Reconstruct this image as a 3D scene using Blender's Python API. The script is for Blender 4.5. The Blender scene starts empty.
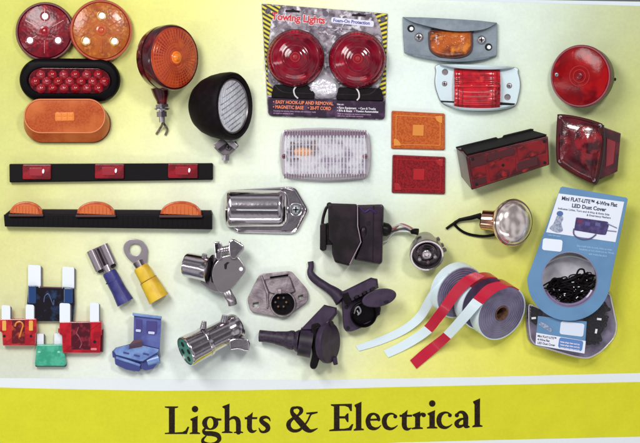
import bpy, bmesh, math, random
from mathutils import Vector, Matrix, noise as mnoise
random.seed(7)
S = 0.001          # one unit of the drawing plan = 1 mm on the page
CU, CV = 320.0, 221.5
DIST = 2200.0      # camera height over the page, mm
sc = bpy.context.scene

# ---------------------------------------------------------------- camera, light, exposure
cam_d = bpy.data.cameras.new("camera")
cam = bpy.data.objects.new("camera", cam_d)
sc.collection.objects.link(cam)
cam.location = (0, 0, DIST * S)
cam.rotation_euler = (0, 0, 0)
cam_d.sensor_width = 36.0
cam_d.lens = 36.0 * DIST / 640.0
cam_d.clip_start = 0.05
cam_d.clip_end = 20.0
sc.camera = cam

world = bpy.data.worlds.new("World")
sc.world = world
world.use_nodes = True
bg = world.node_tree.nodes["Background"]
bg.inputs[0].default_value = (0.96, 0.975, 1.0, 1)
bg.inputs[1].default_value = 1.0
_wn = world.node_tree.nodes       # backdrop noise, added so the chrome reflects light and dark patches
_tc = _wn.new("ShaderNodeTexCoord"); _nz = _wn.new("ShaderNodeTexNoise"); _rp = _wn.new("ShaderNodeValToRGB")
_nz.inputs["Scale"].default_value = 2.6
_nz.inputs["Detail"].default_value = 0.6
_rp.color_ramp.elements[0].position = 0.40
_rp.color_ramp.elements[0].color = (0.09, 0.085, 0.095, 1)
_rp.color_ramp.elements[1].position = 0.62
_rp.color_ramp.elements[1].color = (0.56, 0.57, 0.60, 1)
world.node_tree.links.new(_tc.outputs["Generated"], _nz.inputs["Vector"])
world.node_tree.links.new(_nz.outputs[0], _rp.inputs[0])
world.node_tree.links.new(_rp.outputs[0], bg.inputs[0])

def area(name, loc, size, power, col, size_y=None):
    d = bpy.data.lights.new(name, 'AREA')
    d.shape = 'RECTANGLE'
    d.size = size
    d.size_y = size_y or size
    d.energy = power
    d.color = col
    o = bpy.data.objects.new(name, d)
    sc.collection.objects.link(o)
    o.location = loc
    dirv = Vector((0.02, 0.0, 0)) - Vector(loc)
    o.rotation_euler = dirv.to_track_quat('-Z', 'Y').to_euler()
    return o
area("key_area_light", (-0.60, 0.66, 1.40), 0.42, 17.0, (1.0, 0.99, 0.98), 0.8)  # added soft key from the upper left, rectangular like a window
area("highlight_fill", (0.50, 0.66, 1.50), 0.22, 8.0, (1.0, 0.98, 0.95))  # added fill from the upper right, gives the domes a highlight
area("low_strip_fill", (0.0, -1.15, 0.95), 1.5, 3.2, (1.0, 0.98, 0.97), 0.16)  # added low strip, puts highlights on faces turned to the front
area("side_strip_fill", (-1.25, -0.1, 0.9), 0.14, 2.4, (0.98, 0.98, 1.0), 1.1)  # added side strip, puts streaks in the chrome

sc.view_settings.view_transform = 'Standard'
sc.view_settings.look = 'None'
sc.view_settings.exposure = 0.0
sc.view_settings.gamma = 1.0
sc.view_settings.use_curve_mapping = False
sc.render.engine = 'CYCLES'
sc.cycles.use_denoising = True
sc.cycles.max_bounces = 10
sc.cycles.transparent_max_bounces = 12
sc.cycles.caustics_reflective = False
sc.cycles.caustics_refractive = True
sc.cycles.sample_clamp_indirect = 4.0

# ---------------------------------------------------------------- colours and materials
def lin(c):
    out = []
    for x in c[:3]:
        x = x / 255.0
        out.append(x / 12.92 if x <= 0.04045 else ((x + 0.055) / 1.055) ** 2.4)
    return (out[0], out[1], out[2], 1.0)

def mat(name, col, rough=0.4, metal=0.0, coat=0.0, var=None, bump=None, trans=0.0, ior=1.45,
        emis=0.0, spec=0.5, var2=None, alpha=None):
    """var = (colour, scale per mm, low, high[, detail]); bump = (kind, scale per mm, strength in mm)"""
    m = bpy.data.materials.new(name)
    m.use_nodes = True
    nt = m.node_tree
    N, Lk = nt.nodes, nt.links
    b = N["Principled BSDF"]
    b.inputs["Base Color"].default_value = lin(col)
    b.inputs["Roughness"].default_value = rough
    b.inputs["Metallic"].default_value = metal
    b.inputs["Coat Weight"].default_value = coat
    b.inputs["Coat Roughness"].default_value = 0.06
    b.inputs["Transmission Weight"].default_value = trans
    b.inputs["IOR"].default_value = ior
    b.inputs["Specular IOR Level"].default_value = spec
    tc = N.new("ShaderNodeTexCoord")
    mp = N.new("ShaderNodeMapping")
    mp.inputs["Scale"].default_value = (1000, 1000, 1000)
    Lk.new(tc.outputs["Object"], mp.inputs["Vector"])
    cur = None
    for v in (var, var2):
        if not v:
            continue
        nz = N.new("ShaderNodeTexNoise")
        nz.inputs["Scale"].default_value = v[1]
        nz.inputs["Detail"].default_value = v[4] if len(v) > 4 else 3.0
        Lk.new(mp.outputs[0], nz.inputs["Vector"])
        mr = N.new("ShaderNodeMapRange")
        mr.inputs["From Min"].default_value = v[2]
        mr.inputs["From Max"].default_value = v[3]
        Lk.new(nz.outputs[0], mr.inputs["Value"])
        mx = N.new("ShaderNodeMix")
        mx.data_type = 'RGBA'
        Lk.new(mr.outputs[0], mx.inputs["Factor"])
        if cur is None:
            mx.inputs[6].default_value = lin(col)
        else:
            Lk.new(cur, mx.inputs[6])
        mx.inputs[7].default_value = lin(v[0])
        cur = mx.outputs[2]
    if cur is not None:
        Lk.new(cur, b.inputs["Base Color"])
    if bump:
        kind, sca, st = bump
        bp = N.new("ShaderNodeBump")
        bp.inputs["Strength"].default_value = 1.0
        bp.inputs["Distance"].default_value = st * S
        if kind == 'noise':
            t = N.new("ShaderNodeTexNoise")
            t.inputs["Scale"].default_value = sca
            t.inputs["Detail"].default_value = 4
            Lk.new(mp.outputs[0], t.inputs["Vector"])
            h = t.outputs[0]
        elif kind == 'cells':
            t = N.new("ShaderNodeTexVoronoi")
            t.inputs["Scale"].default_value = sca
            Lk.new(mp.outputs[0], t.inputs["Vector"])
            h = t.outputs["Distance"]
        elif kind in ('rings', 'x', 'y', 'z'):
            t = N.new("ShaderNodeTexWave")
            if kind == 'rings':
                t.wave_type = 'RINGS'
                t.rings_direction = 'Z'
            else:
                t.bands_direction = kind.upper()
            t.inputs["Scale"].default_value = sca
            Lk.new(mp.outputs[0], t.inputs["Vector"])
            h = t.outputs[0]
        elif kind == 'grid':
            hs = []
            for d in 'XY':
                t = N.new("ShaderNodeTexWave")
                t.bands_direction = d
                t.inputs["Scale"].default_value = sca
                Lk.new(mp.outputs[0], t.inputs["Vector"])
                hs.append(t.outputs[0])
            ad = N.new("ShaderNodeMath")
            Lk.new(hs[0], ad.inputs[0])
            Lk.new(hs[1], ad.inputs[1])
            h = ad.outputs[0]
        Lk.new(h, bp.inputs["Height"])
        Lk.new(bp.outputs[0], b.inputs["Normal"])
    if emis:
        b.inputs["Emission Color"].default_value = lin(col)
        b.inputs["Emission Strength"].default_value = emis
    return m

def film(name, col, opac=0.15, rough=0.08, gloss=1.6):
    """thin clear plastic: see-through with a fresnel sheen and a slight milky tint"""
    m = bpy.data.materials.new(name)
    m.use_nodes = True
    nt = m.node_tree
    N, Lk = nt.nodes, nt.links
    for n in list(N):
        N.remove(n)
    out = N.new("ShaderNodeOutputMaterial")
    tr = N.new("ShaderNodeBsdfTransparent")
    df = N.new("ShaderNodeBsdfDiffuse")
    df.inputs[0].default_value = lin(col)
    gl = N.new("ShaderNodeBsdfGlossy")
    gl.inputs["Roughness"].default_value = rough
    lw = N.new("ShaderNodeLayerWeight")
    lw.inputs[0].default_value = 0.5
    pw = N.new("ShaderNodeMath")
    pw.operation = 'POWER'
    pw.inputs[1].default_value = 3.0
    Lk.new(lw.outputs["Facing"], pw.inputs[0])
    fr = N.new("ShaderNodeMath")
    fr.operation = 'MULTIPLY_ADD'
    fr.inputs[1].default_value = (gloss - 1) * 1.2
    fr.inputs[2].default_value = 0.035
    Lk.new(pw.outputs[0], fr.inputs[0])
    m1 = N.new("ShaderNodeMixShader")
    m1.inputs[0].default_value = opac
    Lk.new(tr.outputs[0], m1.inputs[1])
    Lk.new(df.outputs[0], m1.inputs[2])
    m2 = N.new("ShaderNodeMixShader")
    Lk.new(fr.outputs[0], m2.inputs[0])
    Lk.new(m1.outputs[0], m2.inputs[1])
    Lk.new(gl.outputs[0], m2.inputs[2])
    Lk.new(m2.outputs[0], out.inputs[0])
    return m

# ---------------------------------------------------------------- geometry in plan space (u right, v down, z up, mm)
class G:
    def __init__(s):
        s.v, s.f = [], []
    def add(s, vs, fs):
        k = len(s.v)
        s.v += [tuple(p) for p in vs]
        s.f += [tuple(i + k for i in f) for f in fs]
        return s
    def join(s, o):
        return s.add(o.v, o.f)
    def move(s, du=0, dv=0, dz=0):
        s.v = [(a + du, b + dv, c + dz) for a, b, c in s.v]
        return s

def rings_geo(rings, cap0=True, cap1=True, closed=True):
    g = G()
    n = len(rings[0])
    vs = [p for r in rings for p in r]
    fs = []
    for k in range(len(rings) - 1):
        for i in range(n if closed else n - 1):
            j = (i + 1) % n
            fs.append((k * n + i, k * n + j, (k + 1) * n + j, (k + 1) * n + i))
    if cap0:
        fs.append(tuple(range(n)))
    if cap1:
        fs.append(tuple((len(rings) - 1) * n + i for i in range(n)))
    return g.add(vs, fs)

def oval(cu, cv, ru, rv=None, rot=0, n=48, a0=0, a1=360):
    rv = rv or ru
    c, s_ = math.cos(math.radians(rot)), math.sin(math.radians(rot))
    out = []
    full = abs(a1 - a0) >= 359.9
    for i in range(n):
        a = math.radians(a0 + (a1 - a0) * i / (n if full else n - 1))
        x, y = ru * math.cos(a), rv * math.sin(a)
        out.append((cu + x * c - y * s_, cv + x * s_ + y * c))
    return out

def rrect(cu, cv, w, h, r, rot=0, n=7):
    pts = []
    for sx, sy, a in ((1, 1, 0), (-1, 1, 90), (-1, -1, 180), (1, -1, 270)):
        for i in range(n):
            t = math.radians(a + 90.0 * i / (n - 1))
            pts.append((sx * (w / 2 - r) + r * math.cos(t), sy * (h / 2 - r) + r * math.sin(t)))
    c, s_ = math.cos(math.radians(rot)), math.sin(math.radians(rot))
    return [(cu + x * c - y * s_, cv + x * s_ + y * c) for x, y in pts]

def rpoly(pts, r, n=5):
    """polygon with rounded corners, r one number or a list"""
    out = []
    m = len(pts)
    for i in range(m):
        p = Vector(pts[i]); a = Vector(pts[i - 1]); b = Vector(pts[(i + 1) % m])
        rr = r[i] if isinstance(r, (list, tuple)) else r
        da, db = (a - p), (b - p)
        ra = min(rr, da.length * .45, db.length * .45)
        if ra < 0.05:
            out.append(tuple(p))
            continue
        pa, pb = p + da.normalized() * ra, p + db.normalized() * ra
        for k in range(n):
            t = k / (n - 1)
            q = pa * (1 - t) ** 2 + p * 2 * t * (1 - t) + pb * t * t
            out.append((q.x, q.y))
    return out

def smooth(pts, n=6, closed=True):
    out = []
    m = len(pts)
    rng = range(m) if closed else range(m - 1)
    for i in rng:
        if closed:
            p = [Vector(pts[(i + k) % m]) for k in (-1, 0, 1, 2)]
        else:
            p = [Vector(pts[max(0, min(m - 1, i + k))]) for k in (-1, 0, 1, 2)]
        for k in range(n):
            t = k / n
            q = 0.5 * ((2 * p[1]) + (p[2] - p[0]) * t + (2 * p[0] - 5 * p[1] + 4 * p[2] - p[3]) * t * t
                       + (-p[0] + 3 * p[1] - 3 * p[2] + p[3]) * t ** 3)
            out.append(tuple(q))
    if not closed:
        out.append(tuple(pts[-1]))
    return out

def inset(ol, d):
    if d > 2.1:         # wide insets: scale towards the middle, which never folds over
        us_, vs2 = [p[0] for p in ol], [p[1] for p in ol]
        cx, cy = (min(us_) + max(us_)) / 2, (min(vs2) + max(vs2)) / 2
        hw, hh = (max(us_) - min(us_)) / 2, (max(vs2) - min(vs2)) / 2
        return [(cx + (p[0] - cx) * max(.05, hw - d) / hw, cy + (p[1] - cy) * max(.05, hh - d) / hh) for p in ol]
    n = len(ol)
    area2 = sum(ol[i][0] * ol[(i + 1) % n][1] - ol[(i + 1) % n][0] * ol[i][1] for i in range(n))
    sg = 1 if area2 > 0 else -1
    out = []
    for i in range(n):
        p = Vector(ol[i]); a = Vector(ol[i - 1]); b = Vector(ol[(i + 1) % n])
        e1, e2 = (p - a), (b - p)
        if e1.length < 1e-6 or e2.length < 1e-6:
            nn = e1 if e1.length > e2.length else e2
            nn = Vector((-nn.y, nn.x)).normalized() * sg
            q = p + nn * d
        else:
            e1.normalize(); e2.normalize()
            n1, n2 = Vector((-e1.y, e1.x)) * sg, Vector((-e2.y, e2.x)) * sg
            m = n1 + n2
            q = p + (m / max(0.35, 1 + n1.dot(n2))) * d if m.length > 1e-5 else p + n1 * d
        out.append((q.x, q.y))
    return out

def puck(ol, prof):
    return rings_geo([[(p[0], p[1], z) for p in inset(ol, d)] for d, z in prof])

def slab(ol, z0, z1, b=0.8):
    b = min(b, (z1 - z0) * .5)
    return puck(ol, [(0, z0), (0, z1 - b), (b * .3, z1 - b * .3), (b, z1)])

def dome(ol, z0, h, steps=7, flat=0.0, c=None):
    """ol raised into a dome of height h over its centre (flat = share of the radius left flat)"""
    if c is None:
        c = (sum(p[0] for p in ol) / len(ol), sum(p[1] for p in ol) / len(ol))
    rings = []
    for k in range(steps):
        t = k / (steps - 1) * math.pi / 2
        f = flat + (1 - flat) * math.cos(t)
        f = max(f, 0.02)
        rings.append([(c[0] + (p[0] - c[0]) * f, c[1] + (p[1] - c[1]) * f, z0 + h * math.sin(t)) for p in ol])
    return rings_geo(rings)

def solid(bottom, top):
    """bottom, top: same count lists of 3-D points"""
    return rings_geo([bottom, top])

def z3(ol, z):
    return [(p[0], p[1], z) for p in ol]

def obox(c, a, b, d):
    """box with centre c and half-axes a, b, d"""
    c, a, b, d = Vector(c), Vector(a), Vector(b), Vector(d)
    q = [c + a * i + b * j for i, j in ((-1, -1), (1, -1), (1, 1), (-1, 1))]
    return solid([tuple(p - d) for p in q], [tuple(p + d) for p in q])

def tube(pts, r, n=10, caps=True, flat=1.0):
    P = [Vector(p) for p in pts]
    rad = list(r) if isinstance(r, (list, tuple)) else [r] * len(P)
    if len(rad) != len(P):      # spread the given radii evenly along the path
        m = len(rad) - 1
        src = rad
        rad = []
        for i in range(len(P)):
            t = i / (len(P) - 1) * m
            k = min(int(t), m - 1)
            rad.append(src[k] + (src[k + 1] - src[k]) * (t - k))
    rings = []
    nrm = None
    for i, p in enumerate(P):
        t = (P[min(i + 1, len(P) - 1)] - P[max(i - 1, 0)])
        if t.length < 1e-7:
            t = Vector((1, 0, 0))
        t.normalize()
        if nrm is None:
            up = Vector((0, 0, 1)) if abs(t.z) < 0.9 else Vector((1, 0, 0))
            nrm = (up - t * up.dot(t)).normalized()
        else:
            nrm = (nrm - t * nrm.dot(t))
            nrm = nrm.normalized() if nrm.length > 1e-6 else Vector((0, 0, 1))
        bn = t.cross(nrm)
        rings.append([tuple(p + (nrm * math.cos(2 * math.pi * k / n) * flat + bn * math.sin(2 * math.pi * k / n)) * rad[i]) for k in range(n)])
    return rings_geo(rings, caps, caps)

def spath(pts, n=6):
    return smooth(pts, n, closed=False)

def lathe(prof, n=48, a0=0, a1=360, caps=True):
    """profile (h, r) turned about the local z axis"""
    full = abs(a1 - a0) > 359
    rings = []
    for h, r in prof:
        r = max(r, 0.01)
        rings.append([(r * math.cos(math.radians(a0 + (a1 - a0) * i / (n if full else n - 1))),
                       r * math.sin(math.radians(a0 + (a1 - a0) * i / (n if full else n - 1))), h) for i in range(n)])
    return rings_geo(rings, full and caps, full and caps, full)

def shell(r0, r1, h0, h1, a0, a1, n=40):
    """a piece of a pipe wall about the local z axis"""
    rings = []
    for i in range(n):
        a = math.radians(a0 + (a1 - a0) * i / (n - 1))
        c, s_ = math.cos(a), math.sin(a)
        rings.append([(r0 * c, r0 * s_, h0), (r1 * c, r1 * s_, h0), (r1 * c, r1 * s_, h1), (r0 * c, r0 * s_, h1)])
    return rings_geo(rings)

def frame(o, axis, spin=0):
    """local frame in plan space: o=(u,v,z), axis=(du,dv,dz)"""
    z = Vector((axis[0], -axis[1], axis[2])).normalized()
    x = Vector((1, 0, 0))
    x = x - z * x.dot(z)
    if x.length < 0.2:
        x = Vector((0, 1, 0)); x = x - z * x.dot(z)
    x.normalize()
    y = z.cross(x)
    R = Matrix((x, y, z)).transposed().to_4x4() @ Matrix.Rotation(math.radians(spin), 4, 'Z')
    return (o, R)

def curve_geo(loops, z0, z1, bevel=0.0, res=2):
    """filled outline with holes (first loop outside), extruded"""
    cd = bpy.data.curves.new("t", 'CURVE')
    cd.dimensions = '2D'
    cd.fill_mode = 'BOTH' if z1 > z0 else 'FRONT'
    cd.extrude = max(0.0, (z1 - z0) / 2 - bevel)
    cd.bevel_depth = bevel
    cd.bevel_resolution = res
    cd.offset = -bevel
    for lp in loops:
        sp = cd.splines.new('POLY')
        sp.points.add(len(lp) - 1)
        for q, p in zip(sp.points, lp):
            q.co = (p[0], -p[1], 0, 1)
        sp.use_cyclic_u = True
    ob = bpy.data.objects.new("t", cd)
    me = bpy.data.meshes.new_from_object(ob)
    g = G()
    zc = (z0 + z1) / 2
    g.add([(v.co.x, -v.co.y, v.co.z + zc) for v in me.vertices], [tuple(p.vertices) for p in me.polygons])
    bpy.data.objects.remove(ob)
    bpy.data.meshes.remove(me)
    bpy.data.curves.remove(cd)
    return g

def text_geo(s, u, v, size, z, rot=0, bold=0.0, sx=1.0, align='LEFT', thick=0.0, shear=0.0):
    """lettering: u,v = baseline start, size = letter body height, rot clockwise degrees"""
    cd = bpy.data.curves.new("t", 'FONT')
    cd.body = s
    cd.size = 1.0
    cd.resolution_u = 3
    cd.offset = bold
    cd.align_x = align
    cd.shear = shear
    ob = bpy.data.objects.new("t", cd)
    me = bpy.data.meshes.new_from_object(ob)
    c, s_ = math.cos(math.radians(rot)), math.sin(math.radians(rot))
    g = G()
    vs = []
    for p in me.vertices:
        x, y = p.co.x * size * sx, -p.co.y * size
        vs.append((u + x * c - y * s_, v + x * s_ + y * c, z))
    g.add(vs, [tuple(p.vertices) for p in me.polygons])
    bpy.data.objects.remove(ob)
    bpy.data.meshes.remove(me)
    bpy.data.curves.remove(cd)
    return g

def link_mesh(name, verts, faces, m, angle=35, bevel=0.0, recalc=True):
    me = bpy.data.meshes.new(name)
    me.from_pydata(verts, [], faces)
    bm = bmesh.new()
    bm.from_mesh(me)
    bmesh.ops.remove_doubles(bm, verts=bm.verts, dist=1e-7)
    if recalc:
        bmesh.ops.recalc_face_normals(bm, faces=bm.faces)
    if bevel:
        ed = [e for e in bm.edges if len(e.link_faces) == 2 and e.calc_face_angle(0) > math.radians(40)]
        bmesh.ops.bevel(bm, geom=ed, offset=bevel * S, segments=2, affect='EDGES', profile=0.6, clamp_overlap=True)
    bm.to_mesh(me)
    bm.free()
    me.materials.append(m)
    me.polygons.foreach_set("use_smooth", [True] * len(me.polygons))
    me.set_sharp_from_angle(angle=math.radians(angle))
    ob = bpy.data.objects.new(name, me)
    if recalc and len(me.polygons) < 4000:
        wn = ob.modifiers.new("weighted_normal", 'WEIGHTED_NORMAL')
        wn.keep_sharp = True
        wn.weight = 90
    sc.collection.objects.link(ob)
    return ob

class Thing:
    def __init__(s, name, label, cat, cu, cv, group=None, zm=6, tilt=(0, 0), lift=0.0):
        s.cu, s.cv = cu, cv
        o = bpy.data.objects.new(name, None)
        o.empty_display_size = 0.01
        sc.collection.objects.link(o)
        k = 1 - zm / DIST
        o.location = ((cu - CU) * S * k, -(cv - CV) * S * k, lift * S)
        o.rotation_euler = (math.radians(tilt[0]), math.radians(tilt[1]), 0)
        o['label'] = label
        o['category'] = cat
        if group:
            o['group'] = group
        s.root = o
        s.fr = {}
    def part(s, name, g, m, fr=None, parent=None, label=None, bevel=0.0, angle=35, kind=None, recalc=True):
        if fr is None:
            vs = [((a - s.cu) * S, -(b - s.cv) * S, c * S) for a, b, c in g.v]
            M = Matrix.Identity(4)
        else:
            vs = [(a * S, b * S, c * S) for a, b, c in g.v]
            o, R = fr
            M = Matrix.Translation(((o[0] - s.cu) * S, -(o[1] - s.cv) * S, o[2] * S)) @ R
        ob = link_mesh(name, vs, g.f, m, angle, bevel, recalc)
        if fr is None:      # put the origin of the part at its own middle
            lo = [min(p[i] for p in vs) for i in range(3)]
            hi = [max(p[i] for p in vs) for i in range(3)]
            c = Vector([(a + b) / 2 for a, b in zip(lo, hi)])
            ob.data.transform(Matrix.Translation(-c))
            M = Matrix.Translation(c)
        par = parent if parent is not None else s.root
        ob.parent = par
        ob.matrix_local = (s.fr[par.name].inverted() @ M) if parent is not None else M
        s.fr[ob.name] = M
        if label:
            ob['label'] = label
        if kind:
            ob['kind'] = kind
        return ob

def screw_head(T, u, v, z, r, m, dark, parent=None, name='screw', axis=(0, 0, 1)):
    f = frame((u, v, z), axis)
    o = T.part(name, lathe([(0, r), (r * .35, r), (r * .6, r * .7), (r * .65, 0)], 20), m, fr=f, parent=parent)
    g = G()
    w = r * .14
    for a, b in ((r * .6, w), (w, r * .6)):
        g.add([(-a, -b, r * .72), (a, -b, r * .72), (a, b, r * .72), (-a, b, r * .72)], [(0, 1, 2, 3)])
    if parent is None:
        T.part('screw_slot', g, dark, fr=f, parent=o)
    return o
# ================================================================ THE PRINTED PAGE
INK = [  # printed background tint of the page, with some corner vignetting in it: (u, v, rgb, reach)
    (0, 0, (196, 206, 92), 75), (70, 0, (222, 230, 116), 75), (140, 5, (236, 244, 132), 70), (220, 10, (242, 249, 160), 70),
    (0, 90, (200, 210, 118), 70), (70, 150, (228, 235, 152), 70), (150, 110, (240, 247, 166), 60), (0, 150, (206, 214, 132), 60),
    (110, 195, (234, 241, 196), 60), (0, 200, (210, 218, 142), 60), (200, 170, (238, 247, 220), 60),
    (0, 260, (214, 218, 140), 60), (60, 255, (228, 230, 174), 60), (20, 300, (218, 220, 160), 45), (130, 235, (236, 243, 212), 60),
    (0, 340, (206, 214, 192), 50), (0, 380, (206, 214, 214), 50), (100, 370, (226, 236, 236), 60), (110, 300, (240, 250, 226), 60),
    (200, 240, (238, 250, 244), 60), (200, 370, (236, 246, 248), 60), (220, 310, (238, 250, 248), 60), (260, 60, (244, 250, 214), 60), (240, 130, (238, 249, 232), 60),
    (300, 0, (244, 248, 200), 45), (400, 0, (232, 242, 232), 60), (400, 80, (228, 244, 244), 80), (320, 160, (236, 250, 248), 90),
    (320, 250, (243, 252, 246), 60), (300, 330, (242, 251, 242), 60), (280, 375, (230, 240, 236), 45), (350, 375, (232, 240, 176), 45),
    (420, 180, (228, 244, 240), 60), (400, 250, (234, 246, 212), 50), (350, 290, (236, 244, 214), 45), (400, 300, (236, 242, 160), 45),
    (400, 365, (228, 234, 134), 50), (460, 350, (226, 232, 110), 50), (460, 220, (232, 238, 166), 40), (460, 255, (230, 236, 134), 40),
    (520, 230, (226, 233, 118), 40), (530, 360, (222, 228, 88), 50), (520, 310, (226, 232, 92), 45),
    (500, 20, (224, 238, 236), 60), (560, 20, (212, 228, 212), 50), (540, 110, (222, 236, 214), 50), (600, 30, (200, 212, 168), 45),
    (640, 10, (190, 200, 146), 45), (640, 80, (196, 207, 128), 45), (640, 150, (202, 213, 112), 45), (600, 110, (206, 220, 152), 40),
    (550, 180, (222, 234, 160), 40), (640, 210, (206, 216, 96), 50), (640, 300, (214, 222, 68), 55), (640, 370, (206, 214, 56), 55), (590, 372, (216, 224, 66), 40)]
def warm(c):
    k = min(1.0, max(0.0, (min(c[0], c[1]) - c[2]) / 120.0))
    return (min(255, c[0] + 6 * k), c[1] - 3 * k, c[2] + 2 * k)
INK = [(a, b, warm(c), r) for a, b, c, r in INK]
def ink(u, v):
    w = [0, 0, 0]; s_ = 0
    for a, b, c, r in INK:
        d = ((u - a) ** 2 + (v - b) ** 2) / (r * r)
        k = math.exp(-d * .95) + 1e-6 / (1 + d)
        s_ += k
        for i in range(3):
            w[i] += k * c[i]
    return [x / s_ for x in w]
GAIN = 1.0
def page_material(name, base=None, grain=0.05):
    m = bpy.data.materials.new(name)
    m.use_nodes = True
    nt = m.node_tree; N = nt.nodes; Lk = nt.links
    b = N["Principled BSDF"]
    b.inputs["Roughness"].default_value = 0.55
    b.inputs["Specular IOR Level"].default_value = 0.25
    tc = N.new("ShaderNodeTexCoord"); mp = N.new("ShaderNodeMapping"); mp.inputs["Scale"].default_value = (1000, 1000, 1000)
    Lk.new(tc.outputs["Object"], mp.inputs[0])
    if base is None:
        at = N.new("ShaderNodeAttribute"); at.attribute_name = "ink"; src = at.outputs[0]
    else:
        rg = N.new("ShaderNodeRGB"); rg.outputs[0].default_value = lin(base); src = rg.outputs[0]
    # ink mottling: fine halftone grain and broad uneven inking
    cur = src
    for sca, amt, tint in ((0.30, grain, (0.93, 0.95, 0.88)), (0.05, grain * 1.2, (0.95, 0.93, 0.98)), (1.3, grain * .8, (1, .98, .9))):
        nz = N.new("ShaderNodeTexNoise"); nz.inputs["Scale"].default_value = sca; nz.inputs["Detail"].default_value = 3
        Lk.new(mp.outputs[0], nz.inputs["Vector"])
        mr = N.new("ShaderNodeMapRange"); mr.inputs[1].default_value = 0.3; mr.inputs[2].default_value = 0.7
        mr.inputs[3].default_value = 0.0; mr.inputs[4].default_value = min(1, amt * 8)
        Lk.new(nz.outputs[0], mr.inputs[0])
        mx = N.new("ShaderNodeMix"); mx.data_type = 'RGBA'; mx.blend_type = 'MULTIPLY'
        Lk.new(mr.outputs[0], mx.inputs["Factor"]); Lk.new(cur, mx.inputs[6])
        mx.inputs[7].default_value = tint + (1,)
        cur = mx.outputs[2]
    Lk.new(cur, b.inputs["Base Color"])
    bp = N.new("ShaderNodeBump"); bp.inputs["Distance"].default_value = 0.05 * S
    nz = N.new("ShaderNodeTexNoise"); nz.inputs["Scale"].default_value = 0.08
    Lk.new(mp.outputs[0], nz.inputs["Vector"]); Lk.new(nz.outputs[0], bp.inputs["Height"]); Lk.new(bp.outputs[0], b.inputs["Normal"])
    return m
def W(u, v, z=0):
    return ((u - CU) * S, -(v - CV) * S, z * S)
def top_edge(u):
    return -3.0 + 4.5 * max(0, (u - 360) / 280.0)
us = [-60 + 8 * i for i in range(96)]
vs_ = [i / 64.0 for i in range(65)]
pv, pf, pc = [], [], []
for j, t in enumerate(vs_):
    for u in us:
        v = top_edge(u) + (500 - top_edge(u)) * t
        pv.append(W(u, v))
        pc.append(lin([x * 0.985 for x in ink(u, v)]))
nu = len(us)
for j in range(len(vs_) - 1):
    for i in range(nu - 1):
        pf.append((j * nu + i, (j + 1) * nu + i, (j + 1) * nu + i + 1, j * nu + i + 1))
page = link_mesh('page', pv, pf, page_material("printed_paper", None, .20), recalc=False)
att = page.data.color_attributes.new("ink", 'FLOAT_COLOR', 'POINT')
# vertex order may differ after cleaning: colour by position
for i, p in enumerate(page.data.vertices):
    att.data[i].color = lin([min(255, x) for x in ink(p.co.x / S + CU, CV - p.co.y / S)])
page['kind'] = 'structure'
tb = link_mesh('tabletop', [W(-300, -300, -3), W(900, -300, -3), W(900, 800, -3), W(-300, 800, -3)], [(0, 3, 2, 1)],
               mat("dark_tabletop", (96, 100, 104), rough=.7), recalc=False)
tb['kind'] = 'structure'

def sheet(name, upper, lower, z, m):
    n = len(upper)
    g = G().add([W(a, b, z) for a, b in upper] + [W(a, b, z) for a, b in lower],
                [(i, n + i, n + i + 1, i + 1) for i in range(n - 1)])
    o = link_mesh(name, g.v, g.f, m, recalc=False)
    o.parent = page
    o['kind'] = 'structure'
    return o
def fcurve(pts):
    def f(u):
        for (a, b), (c, d) in zip(pts, pts[1:]):
            if u <= c:
                t = (u - a) / (c - a)
                return b + (d - b) * t
        return pts[-1][1]
    return f
US = [-60 + 10 * i for i in range(78)]
m_top = fcurve([(-60, 378), (0, 378), (300, 380), (480, 377), (640, 373), (720, 370)])
b_top = fcurve([(-60, 386.5), (0, 387.5), (80, 389.5), (160, 390.8), (240, 390.3), (320, 389), (400, 387), (480, 385.3), (560, 383.6), (640, 382), (720, 380)])
b_bot = fcurve([(-60, 452), (160, 452), (320, 447), (400, 442.5), (480, 440.4), (560, 438.5), (640, 436.6), (720, 434)])
sheet('page_margin', [(u, m_top(u)) for u in US], [(u, 470) for u in US], 0.10, page_material('margin_paper', (222, 229, 232), .03))
sheet('top_margin', [(u, top_edge(u) + .2) for u in US if u >= 380], [(u, top_edge(u) + 1 + 3.4 * (u - 380) / 260) for u in US if u >= 380], 0.10, page_material("margin_paper_top", (214, 224, 232), .03))
band = sheet('title_band', [(u, b_top(u)) for u in US], [(u, b_bot(u)) for u in US], 0.20, None or page_material("lime_ink", (212, 211, 38), .12))

# ---------------------------------------------------------------- heading lettering (hand-drawn serif outlines)
def stroke(pts, n=7):
    """brush stroke with changing width: pts (x, y, w)"""
    q = smooth(pts, n, closed=False)
    L_, R_ = [], []
    for i, p in enumerate(q):
        a, b = q[max(0, i - 1)], q[min(len(q) - 1, i + 1)]
        dx, dy = b[0] - a[0], b[1] - a[1]
        k = math.hypot(dx, dy) or 1
        nx, ny = -dy / k, dx / k
        L_.append((p[0] + nx * p[2] / 2, p[1] + ny * p[2] / 2)); R_.append((p[0] - nx * p[2] / 2, p[1] - ny * p[2] / 2))
    g = []
    for i in range(len(q) - 1):
        g.append([L_[i], L_[i + 1], R_[i + 1], R_[i]])
    g.append(oval(q[0][0], q[0][1], q[0][2] / 2, n=12)); g.append(oval(q[-1][0], q[-1][1], q[-1][2] / 2, n=12))
    return g
def ringpoly(o, i):
    n = len(o)
    return [[o[k], o[(k + 1) % n], i[(k + 1) % n], i[k]] for k in range(n)]
def gl_L():
    return [[(72, 56), (118, 56), (118, 266), (72, 266)], [(40, 52), (144, 52), (144, 60), (120, 66), (70, 66), (40, 60)],
            [(40, 272), (215, 272), (233, 216), (222, 214), (205, 243), (180, 257), (118, 261), (72, 261), (40, 264)]]
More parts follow.
